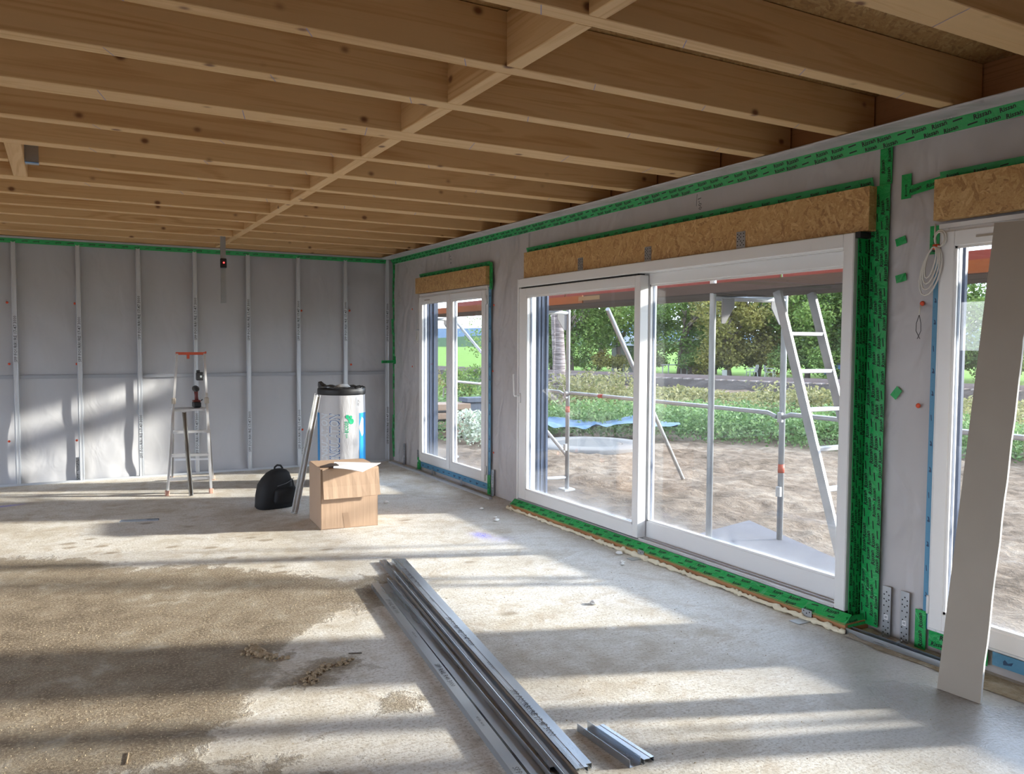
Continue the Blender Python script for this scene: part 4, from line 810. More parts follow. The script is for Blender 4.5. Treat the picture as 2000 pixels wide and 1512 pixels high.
# ---- bundle of metal profiles on the floor
def prof_hat(up):   # furring strip; up = flat face upwards
    s = 1 if up else -1; w = .047; d = .018; z = lambda v: (v if up else d - v)
    return [(-w / 2 + .005, z(.004)), (-w / 2 - .0, z(0)), (-w / 2, z(d)), (-.008, z(d)), (-.006, z(d - .0015)), (.006, z(d - .0015)), (.008, z(d)), (w / 2, z(d)), (w / 2, z(0)), (w / 2 - .005, z(.004))]
def prof_u(up, w=.05, d=.028): return [(-w / 2, 0 if up else d), (-w / 2, d if up else 0), (w / 2, d if up else 0), (w / 2, 0 if up else d)]
def floor_profile(far, near, prof, z, lab, wd=None, top=None, L_=3.0, tilt=0, name='metal_profile', sz=.027):
    far, near = Vector((*far, 0)), Vector((*near, 0)); d = (near - far).normalized()
    mb = MB().sheet(prof, .0014, 0, L_)
    if wd:
        for s in (.16, 1.2, 2.2): mb.text(wd, (0, s + .33, top + .0008), (0, 1, 0), (-1, 0, 0), sz, 1, .0006); mb.text('NF EN 14195', (0, s + .82, top + .0008), (0, 1, 0), (-1, 0, 0), .011, 1, .0006)
    o = mb.build(name, [M_galv, M_ink], loc=(far.x, far.y, z)); o.rotation_euler = (0, tilt, math.atan2(-d.x, d.y)); return tag(o, lab, 'metal profile', 'metal profiles bundled on the floor')
floor_profile((1.695, 4.835), (1.385, 2.475), prof_u(True, .044, .030), .001, 'leftmost grey rail of the floor bundle, printed flat side up', 'SPP RAIL R48 3000', .030, sz=.024)
floor_profile((1.765, 4.89), (1.452, 2.43), prof_u(False, .066, .024), .001, 'open channel lying beside the leftmost rail of the floor bundle')
floor_profile((1.835, 4.93), (1.505, 2.41), prof_hat(False), .0055, 'open strip nested in the channel of the floor bundle', tilt=.0)
floor_profile((1.945, 5.385), (1.525, 2.40), prof_hat(True), .001, 'low strip starting furthest left among the far ends of the floor bundle')
floor_profile((1.915, 5.02), (1.54, 2.40), prof_hat(False), .0212, 'upturned thin strip in the middle of the floor bundle', tilt=.04)
floor_profile((2.005, 5.30), (1.588, 2.36), prof_hat(True), .0212, 'raised strip with printed face up, in the right half of the floor bundle', 'SPP FOURRURE 17-47 3000', .018)
floor_profile((2.07, 5.34), (1.622, 2.34), prof_u(True, .05, .02), .001, 'bright flat sided rail at the right edge of the floor bundle')
for far, near, L_, lab, pr_, z in (((1.79, 2.635), (1.80, 2.32), .33, 'short profile offcut on the floor right of the bundle, upper flange one', prof_u(False, .05, .03), .001), ((1.845, 2.60), (1.86, 2.30), .30, 'short profile offcut on the floor, second of the pair right of the bundle', prof_hat(True), .001)):
    o = floor_profile(far, near, pr_, z, lab, L_=L_, name='profile_offcut'); o['group'] = 'short offcuts right of the bundle'
o = MB().sheet([(-.02, .012), (-.02, 0), (.02, 0), (.02, .012)], .0014, 0, .31).build('profile_offcut', M_galv, loc=(.40, 7.665, .001), rot=(0, 0, -math.pi / 2 - .27)); tag(o, 'short dark metal offcut lying alone on the floor before the stepladder', 'metal profile')
# ---- crumbs, clods and foam bits
def lump(c, r, seed, n=8, m=5, sq=.6):
    rg_ = random.Random(seed); mb = MB(); vs = []; n_ = n
    for i in range(1, m):
        ph = math.pi * i / m
        for k in range(n):
            a = 2 * math.pi * k / n; q_ = r * rg_.uniform(.7, 1.15); vs.append((q_ * math.sin(ph) * math.cos(a), q_ * math.sin(ph) * math.sin(a), max(-r * sq, q_ * sq * math.cos(ph)) + r * sq))
    vs = [(x + c[0], y + c[1], z + c[2]) for x, y, z in vs]; vs += [(c[0], c[1], c[2] + 2 * r * sq), (c[0], c[1], c[2])]
    fs = [(i * n + k, i * n + (k + 1) % n, (i + 1) * n + (k + 1) % n, (i + 1) * n + k) for i in range(m - 2) for k in range(n)] + [(len(vs) - 2, (k + 1) % n, k) for k in range(n)] + [(len(vs) - 1, (m - 2) * n + k, (m - 2) * n + (k + 1) % n) for k in range(n)]
    return mb.add(vs, fs, 0, True)
for i, (x, y, r, lab) in enumerate(((2.735, 3.916, .026, 'flat white crumb alone in the middle of the floor'), (3.43, 4.57, .02, 'white foam crumb in front of the sliding window'), (3.40, 4.53, .018, 'smaller white foam crumb in front of the sliding window'), (3.56, 4.78, .028, 'white foam lump touching the foam bead'), (3.394, 6.708, .022, 'white foam crumb at the left end of the sliding window'), (3.284, 6.193, .026, 'white foam crumb on the floor before the sliding window'), (3.33, 6.30, .018, 'tiny foam crumb on the floor before the sliding window'), (2.712, 7.392, .03, 'white block of foam right of the cardboard box'))):
    tag(lump((x, y, 0), r, i, sq=.45).build('foam_crumb', M_wfoam), lab, 'foam crumb', 'white foam crumbs on the floor')
def ridge(pts, r, seed, lab):
    rg_ = random.Random(seed); mb = MB()
    for i in range(len(pts) - 1):
        for k in range(9):
            t = k / 9; x = pts[i][0] * (1 - t) + pts[i + 1][0] * t; y = pts[i][1] * (1 - t) + pts[i + 1][1] * t
            for _ in range(3):
                m_ = lump((x + rg_.gauss(0, r), y + rg_.gauss(0, r), -.003), r * rg_.uniform(.3, .8), rg_.random(), 6, 4, .55); mb.add(m_.v, m_.f, 0, False)
    tag(mb.build('sand_ridge', M_dust), lab, 'sand', kind='stuff')
ridge([(.80, 4.14), (.80, 4.07), (.84, 4.01), (.90, 3.93)], .022, 1, 'crumbly sand ridge on the floor, left one'); ridge([(.945, 3.60), (.985, 3.68), (1.07, 3.73), (1.2, 3.77)], .018, 2, 'curved sand ridge on the floor left of the metal bundle')
tag(MB().path([(.172, 3.20, .003), (.185, 3.29, .003)], .003, 6).build('wood_splinter', M_dust), 'thin pale splinter on the sandy floor at the bottom left', 'splinter'); tag(MB().path([(1.21, 3.845, .004), (1.27, 3.82, .004)], .003, 6).build('dark_twig', M_trunk), 'dark thin twig on the floor beside the metal bundle', 'twig')
# scattered grains
rg = np.random.default_rng(5); cnt = 9000; gx = rg.uniform(-1.2, 3.5, cnt * 3); gy = rg.uniform(2.0, 8.2, cnt * 3) ; pr_ = np.clip(poly_sd(gx, gy, sandp) / .6 + .55, .08, 1); sel = rg.random(cnt * 3) < pr_ * .5; gx, gy = gx[sel], gy[sel]; k = len(gx)
s_ = rg.uniform(.0012, .0042, k) * (.6 + (gy < 5) * .4); ang = rg.uniform(0, 6.28, k); base = np.array([[1, 0, 0], [-.5, .86, 0], [-.5, -.86, 0], [0, 0, 1.0]])
V = base[None] * s_[:, None, None]; ca_, sa_ = np.cos(ang)[:, None], np.sin(ang)[:, None]; V = np.stack([V[..., 0] * ca_ - V[..., 1] * sa_ + gx[:, None], V[..., 0] * sa_ + V[..., 1] * ca_ + gy[:, None], V[..., 2] + .0005], -1)
F = np.array([[0, 1, 3], [1, 2, 3], [2, 0, 3]])[None] + (np.arange(k) * 4)[:, None, None]
tag(link('sand_grains', raw_mesh('g', V.reshape(-1, 3), F.reshape(-1, 3)), mat('grain', (.40, .32, .21), .9)), 'loose sand grains scattered over the concrete', 'sand', kind='stuff')
# ------------------------------------------------------------------ outdoors
def gz(x, y):
    d = np.hypot(np.maximum(np.asarray(x, float) - 4, 0), np.maximum(np.asarray(y, float) - 10.3, 0)); return -.10 - .36 * np.clip(d / 11, 0, 1)
def G(x, y): return float(gz(x, y))
def soilh(X, Y): return gz(X, Y) + (.05 * vnoise(X + Y * .3, Y, 1.1, 11) + .07 * vnoise(X * .6 - Y * .5, Y * 1.3 + X * .5, 2.6, 12) + .05 * vnoise(X, Y, 7, 13) - .09) * np.clip((X - 4.2) / 1.5, .2, 1)
me = grid_mesh('bare_ground', np.concatenate([np.arange(4.0, 16, .075), np.arange(16, 30, .5)]), np.concatenate([np.arange(-8, 2, .4), np.arange(2, 17, .075), np.arange(17, 40, .5)]), lambda X, Y: np.stack([X, Y, soilh(X, Y)], -1))
tag(link('ground_soil', me, M_soil), 'bare rutted soil between the house and the weeds', 'ground', kind='structure')
me = grid_mesh('bare_ground', np.array([-400., -60, -10, 4.0]), np.array([-400., -60, YR - .3, 10.4, 60, 400]), lambda X, Y: np.stack([X, Y, X * 0 - .14], -1), lambda X, Y: ~((X > -10) & (Y > YR - .3) & (Y < 10.4)))
tag(link('ground_left', me, M_soil), 'ground around the house', 'ground', kind='structure')
tag(MB().box(-10, XL - .3, YR - .3, 10.4, -.3, -.14).build('ground_side', M_soil), 'ground beside the left wall', 'ground', kind='structure')
me = grid_mesh('meadow', np.array([30., 60, 120, 500, 2500]), np.array([-2500., -400, -8, 40, 120, 500, 2500]), lambda X, Y: np.stack([X, Y, X * 0 - .47], -1)); tag(link('ground_meadow', me, M_grass), 'grass field beyond the railway', 'ground', kind='structure')
me = grid_mesh('meadow', np.array([4., 30.]), np.array([39.5, 120, 500, 2500]), lambda X, Y: np.stack([X, Y, X * 0 - .47], -1)); tag(link('ground_field', me, soilmat('stubble', ((.06, .07, .04), (.10, .11, .06), (.15, .14, .09)))), 'grass field seen through the far small window', 'ground', kind='structure')
me = grid_mesh('meadow', np.array([4., 30.]), np.array([-400., -8]), lambda X, Y: np.stack([X, Y, X * 0 - .3], -1)); tag(link('ground_near', me, M_grass), 'grass behind the viewer', 'ground', kind='structure')
tag(MB().prism([(5.37, 5.28), (4.72, 5.12), (4.03, 4.93), (4.03, 1.2), (4.30, 1.9)], -.12, -.025).build('terrace_slab', mat('pale_slab', (.085, .085, .10), .8, 0, .1)), 'pale concrete slab corner outside the sliding window', 'slab')
# leaves
def leaves(name, P, s, mats, up=.3, seed=0, asp=.55):
    """P: n x 3 positions, s: sizes; one quad leaf each, random tilt"""
    r_ = np.random.default_rng(seed); k = len(P); s = np.broadcast_to(s, (k,))
    a = r_.normal(size=(k, 3)); a[:, 2] *= .7; a /= np.linalg.norm(a, axis=1)[:, None]; b = r_.normal(size=(k, 3)); b -= a * (a * b).sum(1)[:, None]; b /= np.linalg.norm(b, axis=1)[:, None]
    A = a * s[:, None] * .5; B_ = b * s[:, None] * .5 * asp; V = np.stack([P - A, P - A * .1 + B_, P + A, P - A * .1 - B_], 1).reshape(-1, 3)
    F = np.arange(k * 4).reshape(-1, 4); me = raw_mesh(name, V, F); return me
def crown_pts(n, r_, R, H, z0, blobs=16):
    c_ = np.stack([r_.uniform(-.75, .75, blobs) * R, r_.uniform(-.75, .75, blobs) * R, z0 + r_.uniform(.12, .9, blobs) * H], -1); rad = r_.uniform(.28, .5, blobs) * R
    i = r_.integers(0, blobs, n); d = r_.normal(size=(n, 3)); d /= np.linalg.norm(d, axis=1)[:, None]; return c_[i] + d * (rad[i] * r_.uniform(.45, 1.05, n))[:, None] * np.array([1, 1, .8])
def branchy(mb, p, d, L_, r, depth, rg_):
    q_ = p + d * L_; m_ = p.lerp(q_, .5) + Vector((rg_.uniform(-1, 1), rg_.uniform(-1, 1), rg_.uniform(-.3, .3))) * L_ * .07; mb.path([p, m_, q_], [r, r * .85, r * .68], 7)
    if depth:
        for k in range(3):
            nd = (d + Vector((rg_.uniform(-1, 1), rg_.uniform(-1, 1), rg_.uniform(-.1, .6))) * .75).normalized(); branchy(mb, q_, nd, L_ * rg_.uniform(.6, .8), r * .6, depth - 1, rg_)
TREE = []
for v_ in range(4):
    r_ = np.random.default_rng(20 + v_); P = crown_pts(7500, r_, 2.7, 7.0, 1.0 if v_ != 2 else .2, 22); mb = MB(); branchy(mb, Vector((0, 0, -.2)), Vector((.08 * (v_ - 1), .05, 1)).normalized(), 2.2, .19, 3, random.Random(v_))
    TREE.append((leaves('crown', P, r_.uniform(.16, .3, len(P)), None, seed=v_), mb.mesh('trunk')))
for t_ in TREE: t_[1].materials.append(M_trunk)
def put(root, me, m, name, sc=(1, 1, 1)):
    o = bpy.data.objects.new(name, me); C.objects.link(o); o.parent = root; o.scale = sc
    if not me.materials: me.materials.append(m)
    if me.materials[0] != m: o.material_slots[0].link = 'OBJECT'; o.material_slots[0].material = m
    return o
TL = [(30.3, 50, 0, 'A', .62), (31.8, 53, 1, 'B', .85), (33.2, 49, 3, 'A', .8), (35.0, 58, 2, 'A', .95), (36.6, 50, 0, 'A', 1.0), (38.8, 56, 1, 'B', .85), (40.6, 50, 3, 'A', .9), (42.4, 55, 2, 'C', .8), (44.0, 46, 0, 'C', .95), (45.8, 48, 1, 'C', 1.0), (47.4, 52, 2, 'A', 1.0), (49.0, 46, 3, 'A', .9), (50.6, 50, 0, 'A', 1.0), (52.5, 47, 1, 'B', .9), (55, 48, 2, 'A', 1.), (57.5, 46, 3, 'A', .95), (60, 50, 0, 'A', 1.), (62.5, 47, 1, 'B', .9), (28.6, 60, 3, 'B', .5)]
LM = {'A': (M_leafA, 'bright green'), 'B': (M_leafB, 'dark green'), 'C': (M_leafC, 'olive and brown')}
for i, (a, d, v_, k, s) in enumerate(TL):
    d += 8; s *= 1.12
    a_ = math.radians(a); x, y = d * math.sin(a_), d * math.cos(a_)
    where = 'behind the railway, %s tree from the left' % ORD[i] if i < 18 else 'far behind the railway, seen between the two windows'
    root = empty('leafy_tree', (x, y, -.47), '%s leafy tree %s' % (LM[k][1], where), 'tree', 'trees beyond the railway'); root.rotation_euler.z = i * 1.7; root.scale = (s, s, s)
    put(root, TREE[v_][0], LM[k][0], 'crown'); put(root, TREE[v_][1], M_trunk, 'trunk')
# hedge bushes in front of them
r_ = np.random.default_rng(40); BUSH = [leaves('b', crown_pts(3200, r_, 1.6, 2.3, .1, 12), r_.uniform(.1, .19, 3200), None, seed=k) for k in range(2)]
for i, (a, d, k, s) in enumerate([(31.2, 46, 'B', 1), (33.9, 47, 'A', .7), (36, 46, 'C', .8), (38.3, 47.5, 'B', .8), (42.3, 44.5, 'B', 1.0), (43.4, 44, 'C', 1.1), (44.9, 43.5, 'C', 1.2), (46.4, 44, 'C', 1.1), (48.1, 43, 'B', 1.), (49.8, 43, 'A', 1.1), (51.5, 43, 'A', 1.1), (54, 42, 'A', 1.2), (57, 42, 'A', 1.2), (59, 40, 'B', 1.2), (61.4, 40, 'A', 1.3), (26.9, 26, 'A', .62), (25.6, 24, 'B', .6), (24.3, 22, 'A', .62), (23.0, 24, 'C', .62), (28.1, 30, 'B', .5)]):
    d, s = (d + 11, s * 1.15) if i < 15 else (d, s)
    a_ = math.radians(a); tag(put(None, BUSH[i % 2], LM[k][0], 'hedge_bush', (s, s, s)), '%s %s' % (LM[k][1], ('bush in the hedge below the trees, %s from the left' % ORD[i]) if i < 15 else ('bush seen through the far small window, %s from the right' % ORD[i - 15])), 'bush', 'hedge bushes')
    ob = bpy.data.objects['hedge_bush' if i == 0 else 'hedge_bush.%03d' % i]; ob.location = (d * math.sin(a_), d * math.cos(a_), -.47); ob.rotation_euler.z = i * 2.1
# leaning thick trunk near the house
root = empty('thick_tree', (11.35, 18.0, -.45), 'tree with thick grey ringed trunk seen in the left sash of the sliding window', 'tree')
MB().path([(-.02, 0, -.1), (.0, 0, .8), (.03, 0, 1.5), (-.03, 0, 2.4), (-.08, 0, 3.2), (-.1, .0, 4.6)], [.22, .18, .17, .165, .15, .11], 16).path([(-.2, -.1, .0), (-.22, -.12, 1.2), (-.2, -.14, 2.0), (-.25, -.15, 3.4)], .018, 6).build('trunk', M_bark, root)
put(root, TREE[0][0], M_leafA, 'crown', (.7, .7, .5)).location = (-.1, 0, 3.4)
# overhanging tree by the far small window
root = empty('leafy_tree', (9.1, 16.9, -.4), 'slender tree whose branches show at the top right of the far small window', 'tree'); mb = MB(); branchy(mb, Vector((0, 0, 0)), Vector((-.02, -.02, 1)).normalized(), 1.6, .06, 3, random.Random(9)); mb.build('trunk', M_trunk, root)
r_ = np.random.default_rng(77); P = crown_pts(1500, r_, 1.0, 1.6, 1.7, 12); put(root, leaves('c', P, .07, None, seed=3), M_leafA, 'crown')
# tall weeds
def scatter_weeds(name, n, poly, hs, m, lab, seed, per=26, size=(.045, .095), spread=.22, dens=None):
    r_ = np.random.default_rng(seed); P = np.array(poly); x = r_.uniform(P[:, 0].min(), P[:, 0].max(), n * 6); y = r_.uniform(P[:, 1].min(), P[:, 1].max(), n * 6); ok = poly_sd(x, y, poly) > 0
    x, y = x[ok][:n], y[ok][:n]; k = len(x); h = hs[0] + (hs[1] - hs[0]) * vnoise(x, y, .45, seed) * r_.uniform(.5, 1.2, k); X = np.repeat(x, per); Y = np.repeat(y, per); H_ = np.repeat(h, per)
    u_ = r_.random(k * per) ** .8; Q = np.stack([X + r_.normal(size=k * per) * spread * (1 - .5 * u_), Y + r_.normal(size=k * per) * spread * (1 - .5 * u_), gz(X, Y) + u_ * H_], -1)
    d = np.hypot(Q[:, 0], Q[:, 1]); s_ = r_.uniform(*size, k * per) * np.clip(d / 14, .8, 2.4); return tag(link(name, leaves(name, Q, s_, None, seed=seed), m), lab, 'weeds', kind='stuff')
front = [(4.6, 14.2), (6.0, 13.6), (7.8, 14.6), (9.0, 13.2), (10.6, 12.0), (12.4, 10.1), (14, 8.2), (16, 4.5)]
scatter_weeds('weeds_green', 2300, front + [(19, 6), (15.5, 12.5), (12.5, 16.5), (9, 19), (4.6, 19)], (.3, .95), M_weed, 'dense green weeds growing along the edge of the bare soil', 51)
scatter_weeds('weeds_yellow', 2300, [(19, 6), (15.5, 12.5), (12.5, 16.5), (9, 19), (4.6, 19), (4.6, 36), (14, 34), (22, 26), (27, 16), (30, 6)], (.12, .5), M_weedy, 'tall yellowing weeds between the green weeds and the railway', 52, 30, spread=.35)
scatter_weeds('weeds_yellow_patch', 90, [(9.6, 16.4), (12.2, 17.2), (11.6, 15.0), (10.2, 14.6)], (1.0, 1.5), M_weedy, 'taller yellow flowering weeds in the left sash view', 53, 40)
scatter_weeds('weeds_ocher_patch', 90, [(13.4, 13.2), (15.4, 12.6), (14.9, 11), (13.2, 11.8)], (.9, 1.35), M_weedy, 'tall ochre weeds behind the right scaffold pole', 54, 40)
o = scatter_weeds('flowering_shrub', 26, [(6.1, 12.3), (7.0, 12.3), (7.1, 13.6), (6.3, 13.6)], (.45, .75), M_wflower, 'white flowering shrub seen low through the far small window', 55, 60, spread=.14); del o['kind']; o['category'] = 'shrub'
# concrete cover ring, blue sheet
root = empty('manhole_ring', (8.05, 11.75, -.36), 'round concrete shaft ring with pale lid lying on the soil', 'manhole')
MB().lathe([(1.0, 0), (1.0, .17), (.96, .19), (.62, .195), (.60, .17)], n=48).build('ring', mat('pale_concrete', (.115, .112, .11), .9, 0, .1), root); MB().lathe([(.595, .12), (.595, .18), (.56, .186)], n=40).build('lid', mat('lid_grey', (.08, .08, .08), .9, 0, .1), root)
me = grid_mesh('s', np.linspace(0, 2.6, 40), np.linspace(0, .9, 14), lambda X, Y: np.stack([X, Y, .16 * vnoise(X, Y, 1.6, 31) + .09 * vnoise(X, Y, 5, 32) + .04 * Y], -1))
o = link('plastic_sheet', me, mat('pale_blue_sheet', (.055, .10, .17), .5, 0, .2), loc=(8.0, 13.2, -.10), rot=(0, 0, -.55)); tag(o, 'crumpled pale blue plastic sheet lying in the weeds', 'sheet')
tag(MB().box(6.9, 8.6, 14.2, 14.5, -.4, .42).box(6.85, 8.65, 14.15, 14.55, .42, .50).build('concrete_wall', mat('blue_grey_concrete', (.06, .07, .09), .9, 0, .1)), 'low grey concrete wall behind the flowering shrub in the far small window', 'wall')
root = empty('pallet_stack', (6.55, 14.4, -.42), 'stack of pale wooden boards seen at the left of the far small window view', 'boards')
for k in range(5): MB().box(-.35, .35, -.3, .3, .02 + .17 * k, .14 + .17 * k, 0, .01).build('board', mat('pale_board', (.14, .10, .075), .8, 0, .2), root)
# railway
dx, dy = 4.5, -14.7; Ln = math.hypot(dx, dy); dx /= Ln; dy /= Ln; T = empty('railway_track', (28.0, 33.5, -.46), 'railway track on grey ballast crossing behind the weeds', 'railway'); T.rotation_euler.z = math.atan2(dy, dx)
mb = MB(); mb.prism([(-3.0, 0), (-1.5, .32), (1.5, .32), (3.0, 0)], -60, 60, 'x'); mb.build('ballast', soilmat('ballast', ((.025, .02, .018), (.045, .038, .035), (.085, .075, .07))), T)
for s in (-.72, .72): MB().box(-60, 60, s - .035, s + .035, .36, .50).build('rail', mat('rust_rail', (.09, .065, .06), .5), T)
sl = MB().box(-.12, .12, -1.3, 1.3, .30, .37).mesh('sleeper'); sl.materials.append(mat('sleeper', (.14, .12, .11), .9))
for k in range(60): o = bpy.data.objects.new('sleeper', sl); C.objects.link(o); o.parent = T; o.location = (-18 + .62 * k, 0, 0)
# garden chairs
M_wp = mat('white_plastic', (.17, .17, .165), .4, 0, .2)
def garden_chair(loc, rz, lab):
    root = empty('garden_chair', loc, lab, 'chair', 'white garden chairs'); root.rotation_euler.z = rz
    MB().box(-.25, .25, -.24, .24, .40, .44, 0, .01).build('seat', M_wp, root)
    mb = MB(); n = 9; vs = []
    for s in (0, .02):
        for k in range(n):
            a = -1.1 + 2.2 * k / (n - 1); x, y = .27 * math.sin(a), -.16 - .14 * math.cos(a) - s
            top = .86 - .10 * (a / 1.1) ** 4 - .12 * (abs(a) > 1); vs += [(x, y, .43), (x, y - .08, top)]
    fs = [(2 * k, 2 * k + 2, 2 * k + 3, 2 * k + 1) for k in range(n - 1)] + [(2 * n + 2 * k, 2 * n + 2 * k + 1, 2 * n + 2 * k + 3, 2 * n + 2 * k + 2) for k in range(n - 1)] + [(2 * k + 1, 2 * k + 3, 2 * n + 2 * k + 3, 2 * n + 2 * k + 1) for k in range(n - 1)]
    mb.add(vs, fs).build('backrest', M_wp, root)
    for s in (-1, 1):
        MB().path([(s * .27, -.27, .66), (s * .29, -.05, .65), (s * .29, .2, .63), (s * .28, .24, .60), (s * .28, .25, .42)], .022, 6).build('armrest', M_wp, root)
        for y in (-.24, .24): MB().bar((s * .24, y * .95, .41), (s * .28, y * 1.1, 0), .045, .045, (0, 1, 0)).build('leg', M_wp, root)
garden_chair((37.2, 36.6, -.46), 1.2, 'white plastic garden chair on the grass beyond the railway, left one'); garden_chair((37.9, 35.8, -.46), -2.6, 'white plastic garden chair on the grass beyond the railway, right one')
tag(MB().box(33.6, 33.8, 35.2, 35.4, -.46, .15).build('marker_post', M_wp), 'short white marker post left of the garden chairs', 'post')
root = empty('garden_table', (36.0, 42.4, -.46), 'pale garden table under the trees left of the garden chairs', 'table'); MB().box(-.9, .9, -.4, .4, .7, .75).build('table_top', M_wp, root)
for sx in (-.8, .8):
    for sy in (-.3, .3): MB().box(sx - .03, sx + .03, sy - .03, sy + .03, 0, .7).build('leg', M_wp, root)
root = empty('garden_shed', (39.5, 44.0, -.47), 'beige garden shed wall with two panels between the trees', 'shed'); root.rotation_euler.z = -.7
MB().box(-1.3, 1.3, 0, 1.8, 0, 2.3).build('wall', mat('beige_render', (.11, .085, .07), .8, 0, .2), root); MB().box(-1.5, 1.5, -.2, 2.0, 2.3, 2.42).build('roof', mat('shed_roof', (.4, .4, .42), .7), root); MB().box(-.06, .06, -.04, 0, 0, 2.3).build('post', M_trunk, root)
root = empty('small_house', (37.4, 47.3, -.47), 'small white boarded house end among the trees at the left of the fixed pane', 'house'); MB().box(-.9, .9, 0, 3, 0, 2.0).build('wall', M_wp, root); MB().prism([(-1.1, 2.0), (1.1, 2.0), (0, 2.9)], -.2, 3.2, 'y').build('roof', mat('grey_roof', (.3, .33, .38), .7), root)
root = empty('parked_car', (43.0, 33.5, -.47), 'dark blue parked car half hidden by bushes behind the outdoor ladder', 'car'); root.rotation_euler.z = -.8
o = MB().prism([(-2.0, .25), (-2.0, .75), (-1.5, .85), (-.9, 1.35), (.6, 1.38), (1.3, .9), (2.0, .75), (2.0, .25)], -.8, .8, 'y').build('body', mat('blue_paint', (.05, .12, .3), .25), root)
MB().prism([(-1.35, .88), (-.85, 1.28), (.55, 1.3), (1.1, .9)], -.805, .805, 'y').build('side_windows', mat('car_glass', (.02, .03, .04), .1), root)
for x in (-1.2, 1.2):
    for s in (-.8, .62): MB().path([(x, s, .32), (x, s + .18, .32)], .32, 18).build('wheel', M_black, root)
# far hills
def ridge_mesh(name, D, hmax, a0, a1, m, lab, seed):
    n = 120; vs = []; 
    for k in range(n):
        a = math.radians(a0 + (a1 - a0) * k / (n - 1)); h_ = hmax * (.35 + .65 * float(vnoise(np.array([k * .07]), np.array([0.]), 1, seed)[0])) * (1 - .5 * k / n)
        vs += [(D * math.sin(a), D * math.cos(a), -3), (D * 1.12 * math.sin(a), D * 1.12 * math.cos(a), h_), (D * 1.5 * math.sin(a), D * 1.5 * math.cos(a), -3)]
    tag(MB().add(vs, [(3 * k + j, 3 * k + 3 + j, 3 * k + 4 + j, 3 * k + 1 + j) for k in range(n - 1) for j in (0, 1)], 0, True).build(name, m), lab, 'hill', kind='structure')
ridge_mesh('hills', 2200, 95, 8, 70, mat('haze_blue_hill', (.06, .088, .125), 1, 0, 0), 'wooded hills on the horizon tinted blue for haze', 3)  # distant haze is put into the hills' blue base colour
ridge_mesh('low_hills', 700, 14, 8, 66, mat('green_hill', (.04, .065, .04), 1, 0, 0), 'low dark green woods in front of the hills', 6)
# ------------------------------------------------------------------ scaffold outside the window wall
S = empty('scaffold', (5.05, 4.63, -.13), 'galvanised tube scaffold with timber decks along the outside of the window wall', 'scaffold')
ox, oy, oz = 5.05, 4.63, -.13
def sp(x, y, z): return (x - ox, y - oy, z - oz)
YS = [-1.6, 1.5, 4.63, 7.8, 10.93]; XI, XO = 4.355, 5.05
M_or = mat('orange_sleeve', (.30, .045, .02), .6)
for j, y in enumerate(YS):
    yi = y + .07
    o = MB().tube(sp(XO, y, G(XO, y) + .02), sp(XO, y, 4.3), .0242).build('outer_standard', M_scaf, S); i_ = MB().tube(sp(XI, yi, G(XI, yi) + .02), sp(XI, yi, 4.3), .0242).build('inner_standard', M_scaf, S)
    MB().box(XO - ox - .07, XO - ox + .07, y - oy - .07, y - oy + .07, G(XO, y) - oz + .0, G(XO, y) - oz + .025).build('base_plate', M_scaf, S)
    MB().tube(sp(XI, yi, 1.905), sp(XO, y, 1.905), .022).build('transom', M_scaf, S)
    mb = MB()
    for (xx, s) in ((XI, 1), (XO, -1)):
        a = [(xx + s * .024 - ox, 1.90 - oz), (xx + s * .15 - ox, 1.90 - oz), (xx + s * .15 - ox, 1.84 - oz), (xx + s * .06 - ox, 1.71 - oz), (xx + s * .024 - ox, 1.71 - oz)]; mb.prism(a, y - oy - .004, y - oy + .004, 'y')
    mb.build('gusset', mat('pale_gusset', (.16, .16, .165), .6, 0, .2), S)
    mb = MB()
    for z in (1.02, .42): mb.box(XO - ox - .05, XO - ox - .02, y - oy - .035, y - oy + .01, z - oz - .09, z - oz - .01, 0, .004)
    mb.build('rail_coupler', M_scaf, S); z = .80 if y > 7 else .55; MB().tube(sp(XO, y, z - .03), sp(XO, y, z + .04), .026).build('orange_band', M_or, S)
for a, b in zip(YS, YS[1:]):
    MB().path([sp(XO - .03, a + .03, .97), sp(XO - .035, a + .12, 1.0), sp(XO - .035, b - .12, 1.0), sp(XO - .03, b - .03, .97)], .019, 8).build('guard_rail', M_scaf, S)
MB().tube(sp(XO - .035, 7.05, .998), sp(XO - .035, 7.13, .998), .021).build('orange_band', M_or, S)
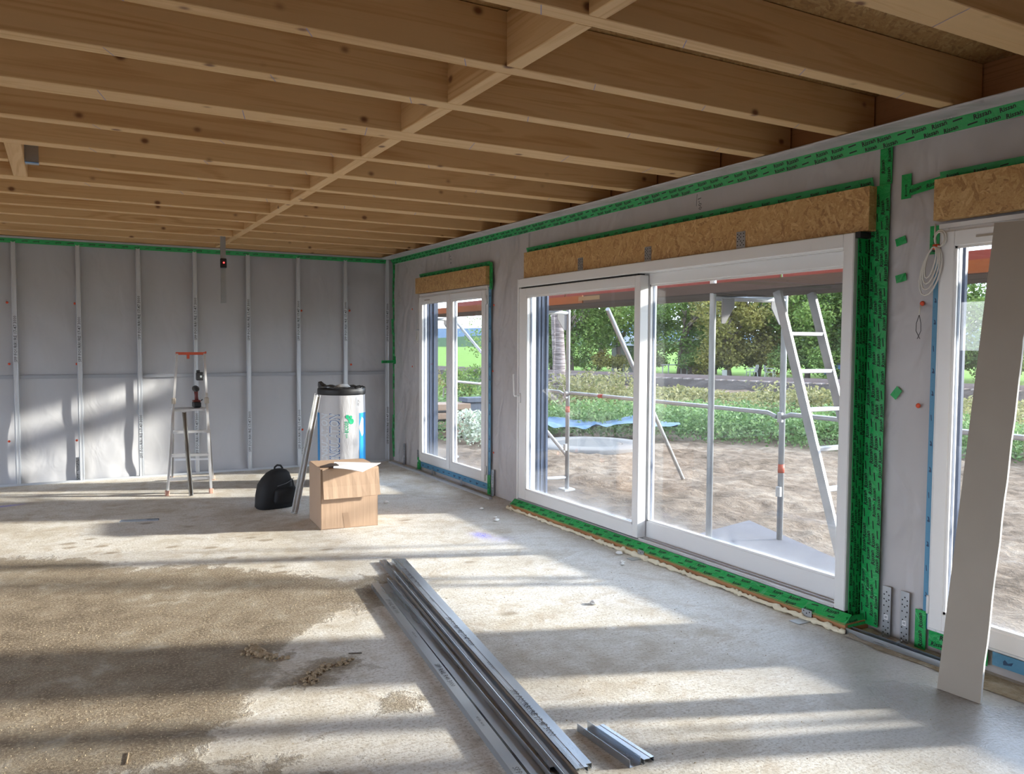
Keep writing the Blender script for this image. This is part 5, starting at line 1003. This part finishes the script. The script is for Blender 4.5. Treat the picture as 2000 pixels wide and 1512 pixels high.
MB().tube(sp(5.02, 7.0, 1.92), sp(7.18, 8.22, -.28), .024).build('outrigger_prop', M_scaf, S)
MB().tube(sp(XO + .04, 10.95, 1.90), sp(XO + .04, 7.85, .25), .02).build('diagonal_brace', M_scaf, S)
MB().tube(sp(XI, 7.87, .02), sp(XO, 7.8, .02), .018).build('foot_tube', M_scaf, S)
M_or_w = mat('orange_timber', (.17, .075, .035), .8, 0, .2); M_grey_w = mat('weathered_timber', (.065, .052, .048), .9, 0, .2); M_red_w = mat('red_board', (.13, .028, .022), .8, 0, .2)
for k, (a, b) in enumerate(zip(YS, YS[1:])):
    for j in range(2):
        x0 = 4.34 + j * .325; MB().box(x0 - ox, x0 + .315 - ox, a + .02 - oy, b - .02 - oy, 1.935 - oz, 2.0 - oz, 0, .004).build('deck_plank', [M_grey_w], S)
    MB().box(5.0 - ox, 5.02 - ox, a + .02 - oy, b - .02 - oy, 2.0 - oz, 2.145 - oz).build('toe_board', M_red_w, S)
for a, b, m_ in ((-1.6, 3.2, M_or_w), (3.2, 6.42, M_grey_w), (6.42, 10.9, M_or_w)): MB().box(4.322 - ox, 4.338 - ox, a + .02 - oy, b - .0 - oy, 1.94 - oz, 2.012 - oz).build('deck_edge', m_, S)
MB().box(4.3205 - ox, 4.3218 - ox, 6.15 - oy, 6.5 - oy, 1.962 - oz, 2.0 - oz).build('maker_plate', mat('ochre_plate', (.14, .11, .06), .6), S)
# access ladder
M_lad = metal('ladder_aluminium', (.30, .30, .31), .55, .5)
LD = empty('access_ladder', (4.625, 3.48, G(4.6, 3.5) + .02), 'light aluminium access ladder leaning against the scaffold deck, seen through the fixed pane', 'ladder')
zb = -.1; za = G(4.6, 3.5) + .02
for s in (-.17, .175): MB().bar((s, 0, 0), (s, .675, 2.03), .025, .065, (0, 1, 0)).build('rail', M_lad, LD)
z = .155
while z < 1.95:
    y = z / 2.03 * .675; MB().box(-.16, .165, y - .03, y + .03, z - .014, z + .014, 0, .004).build('rung', M_lad, LD); z += .262
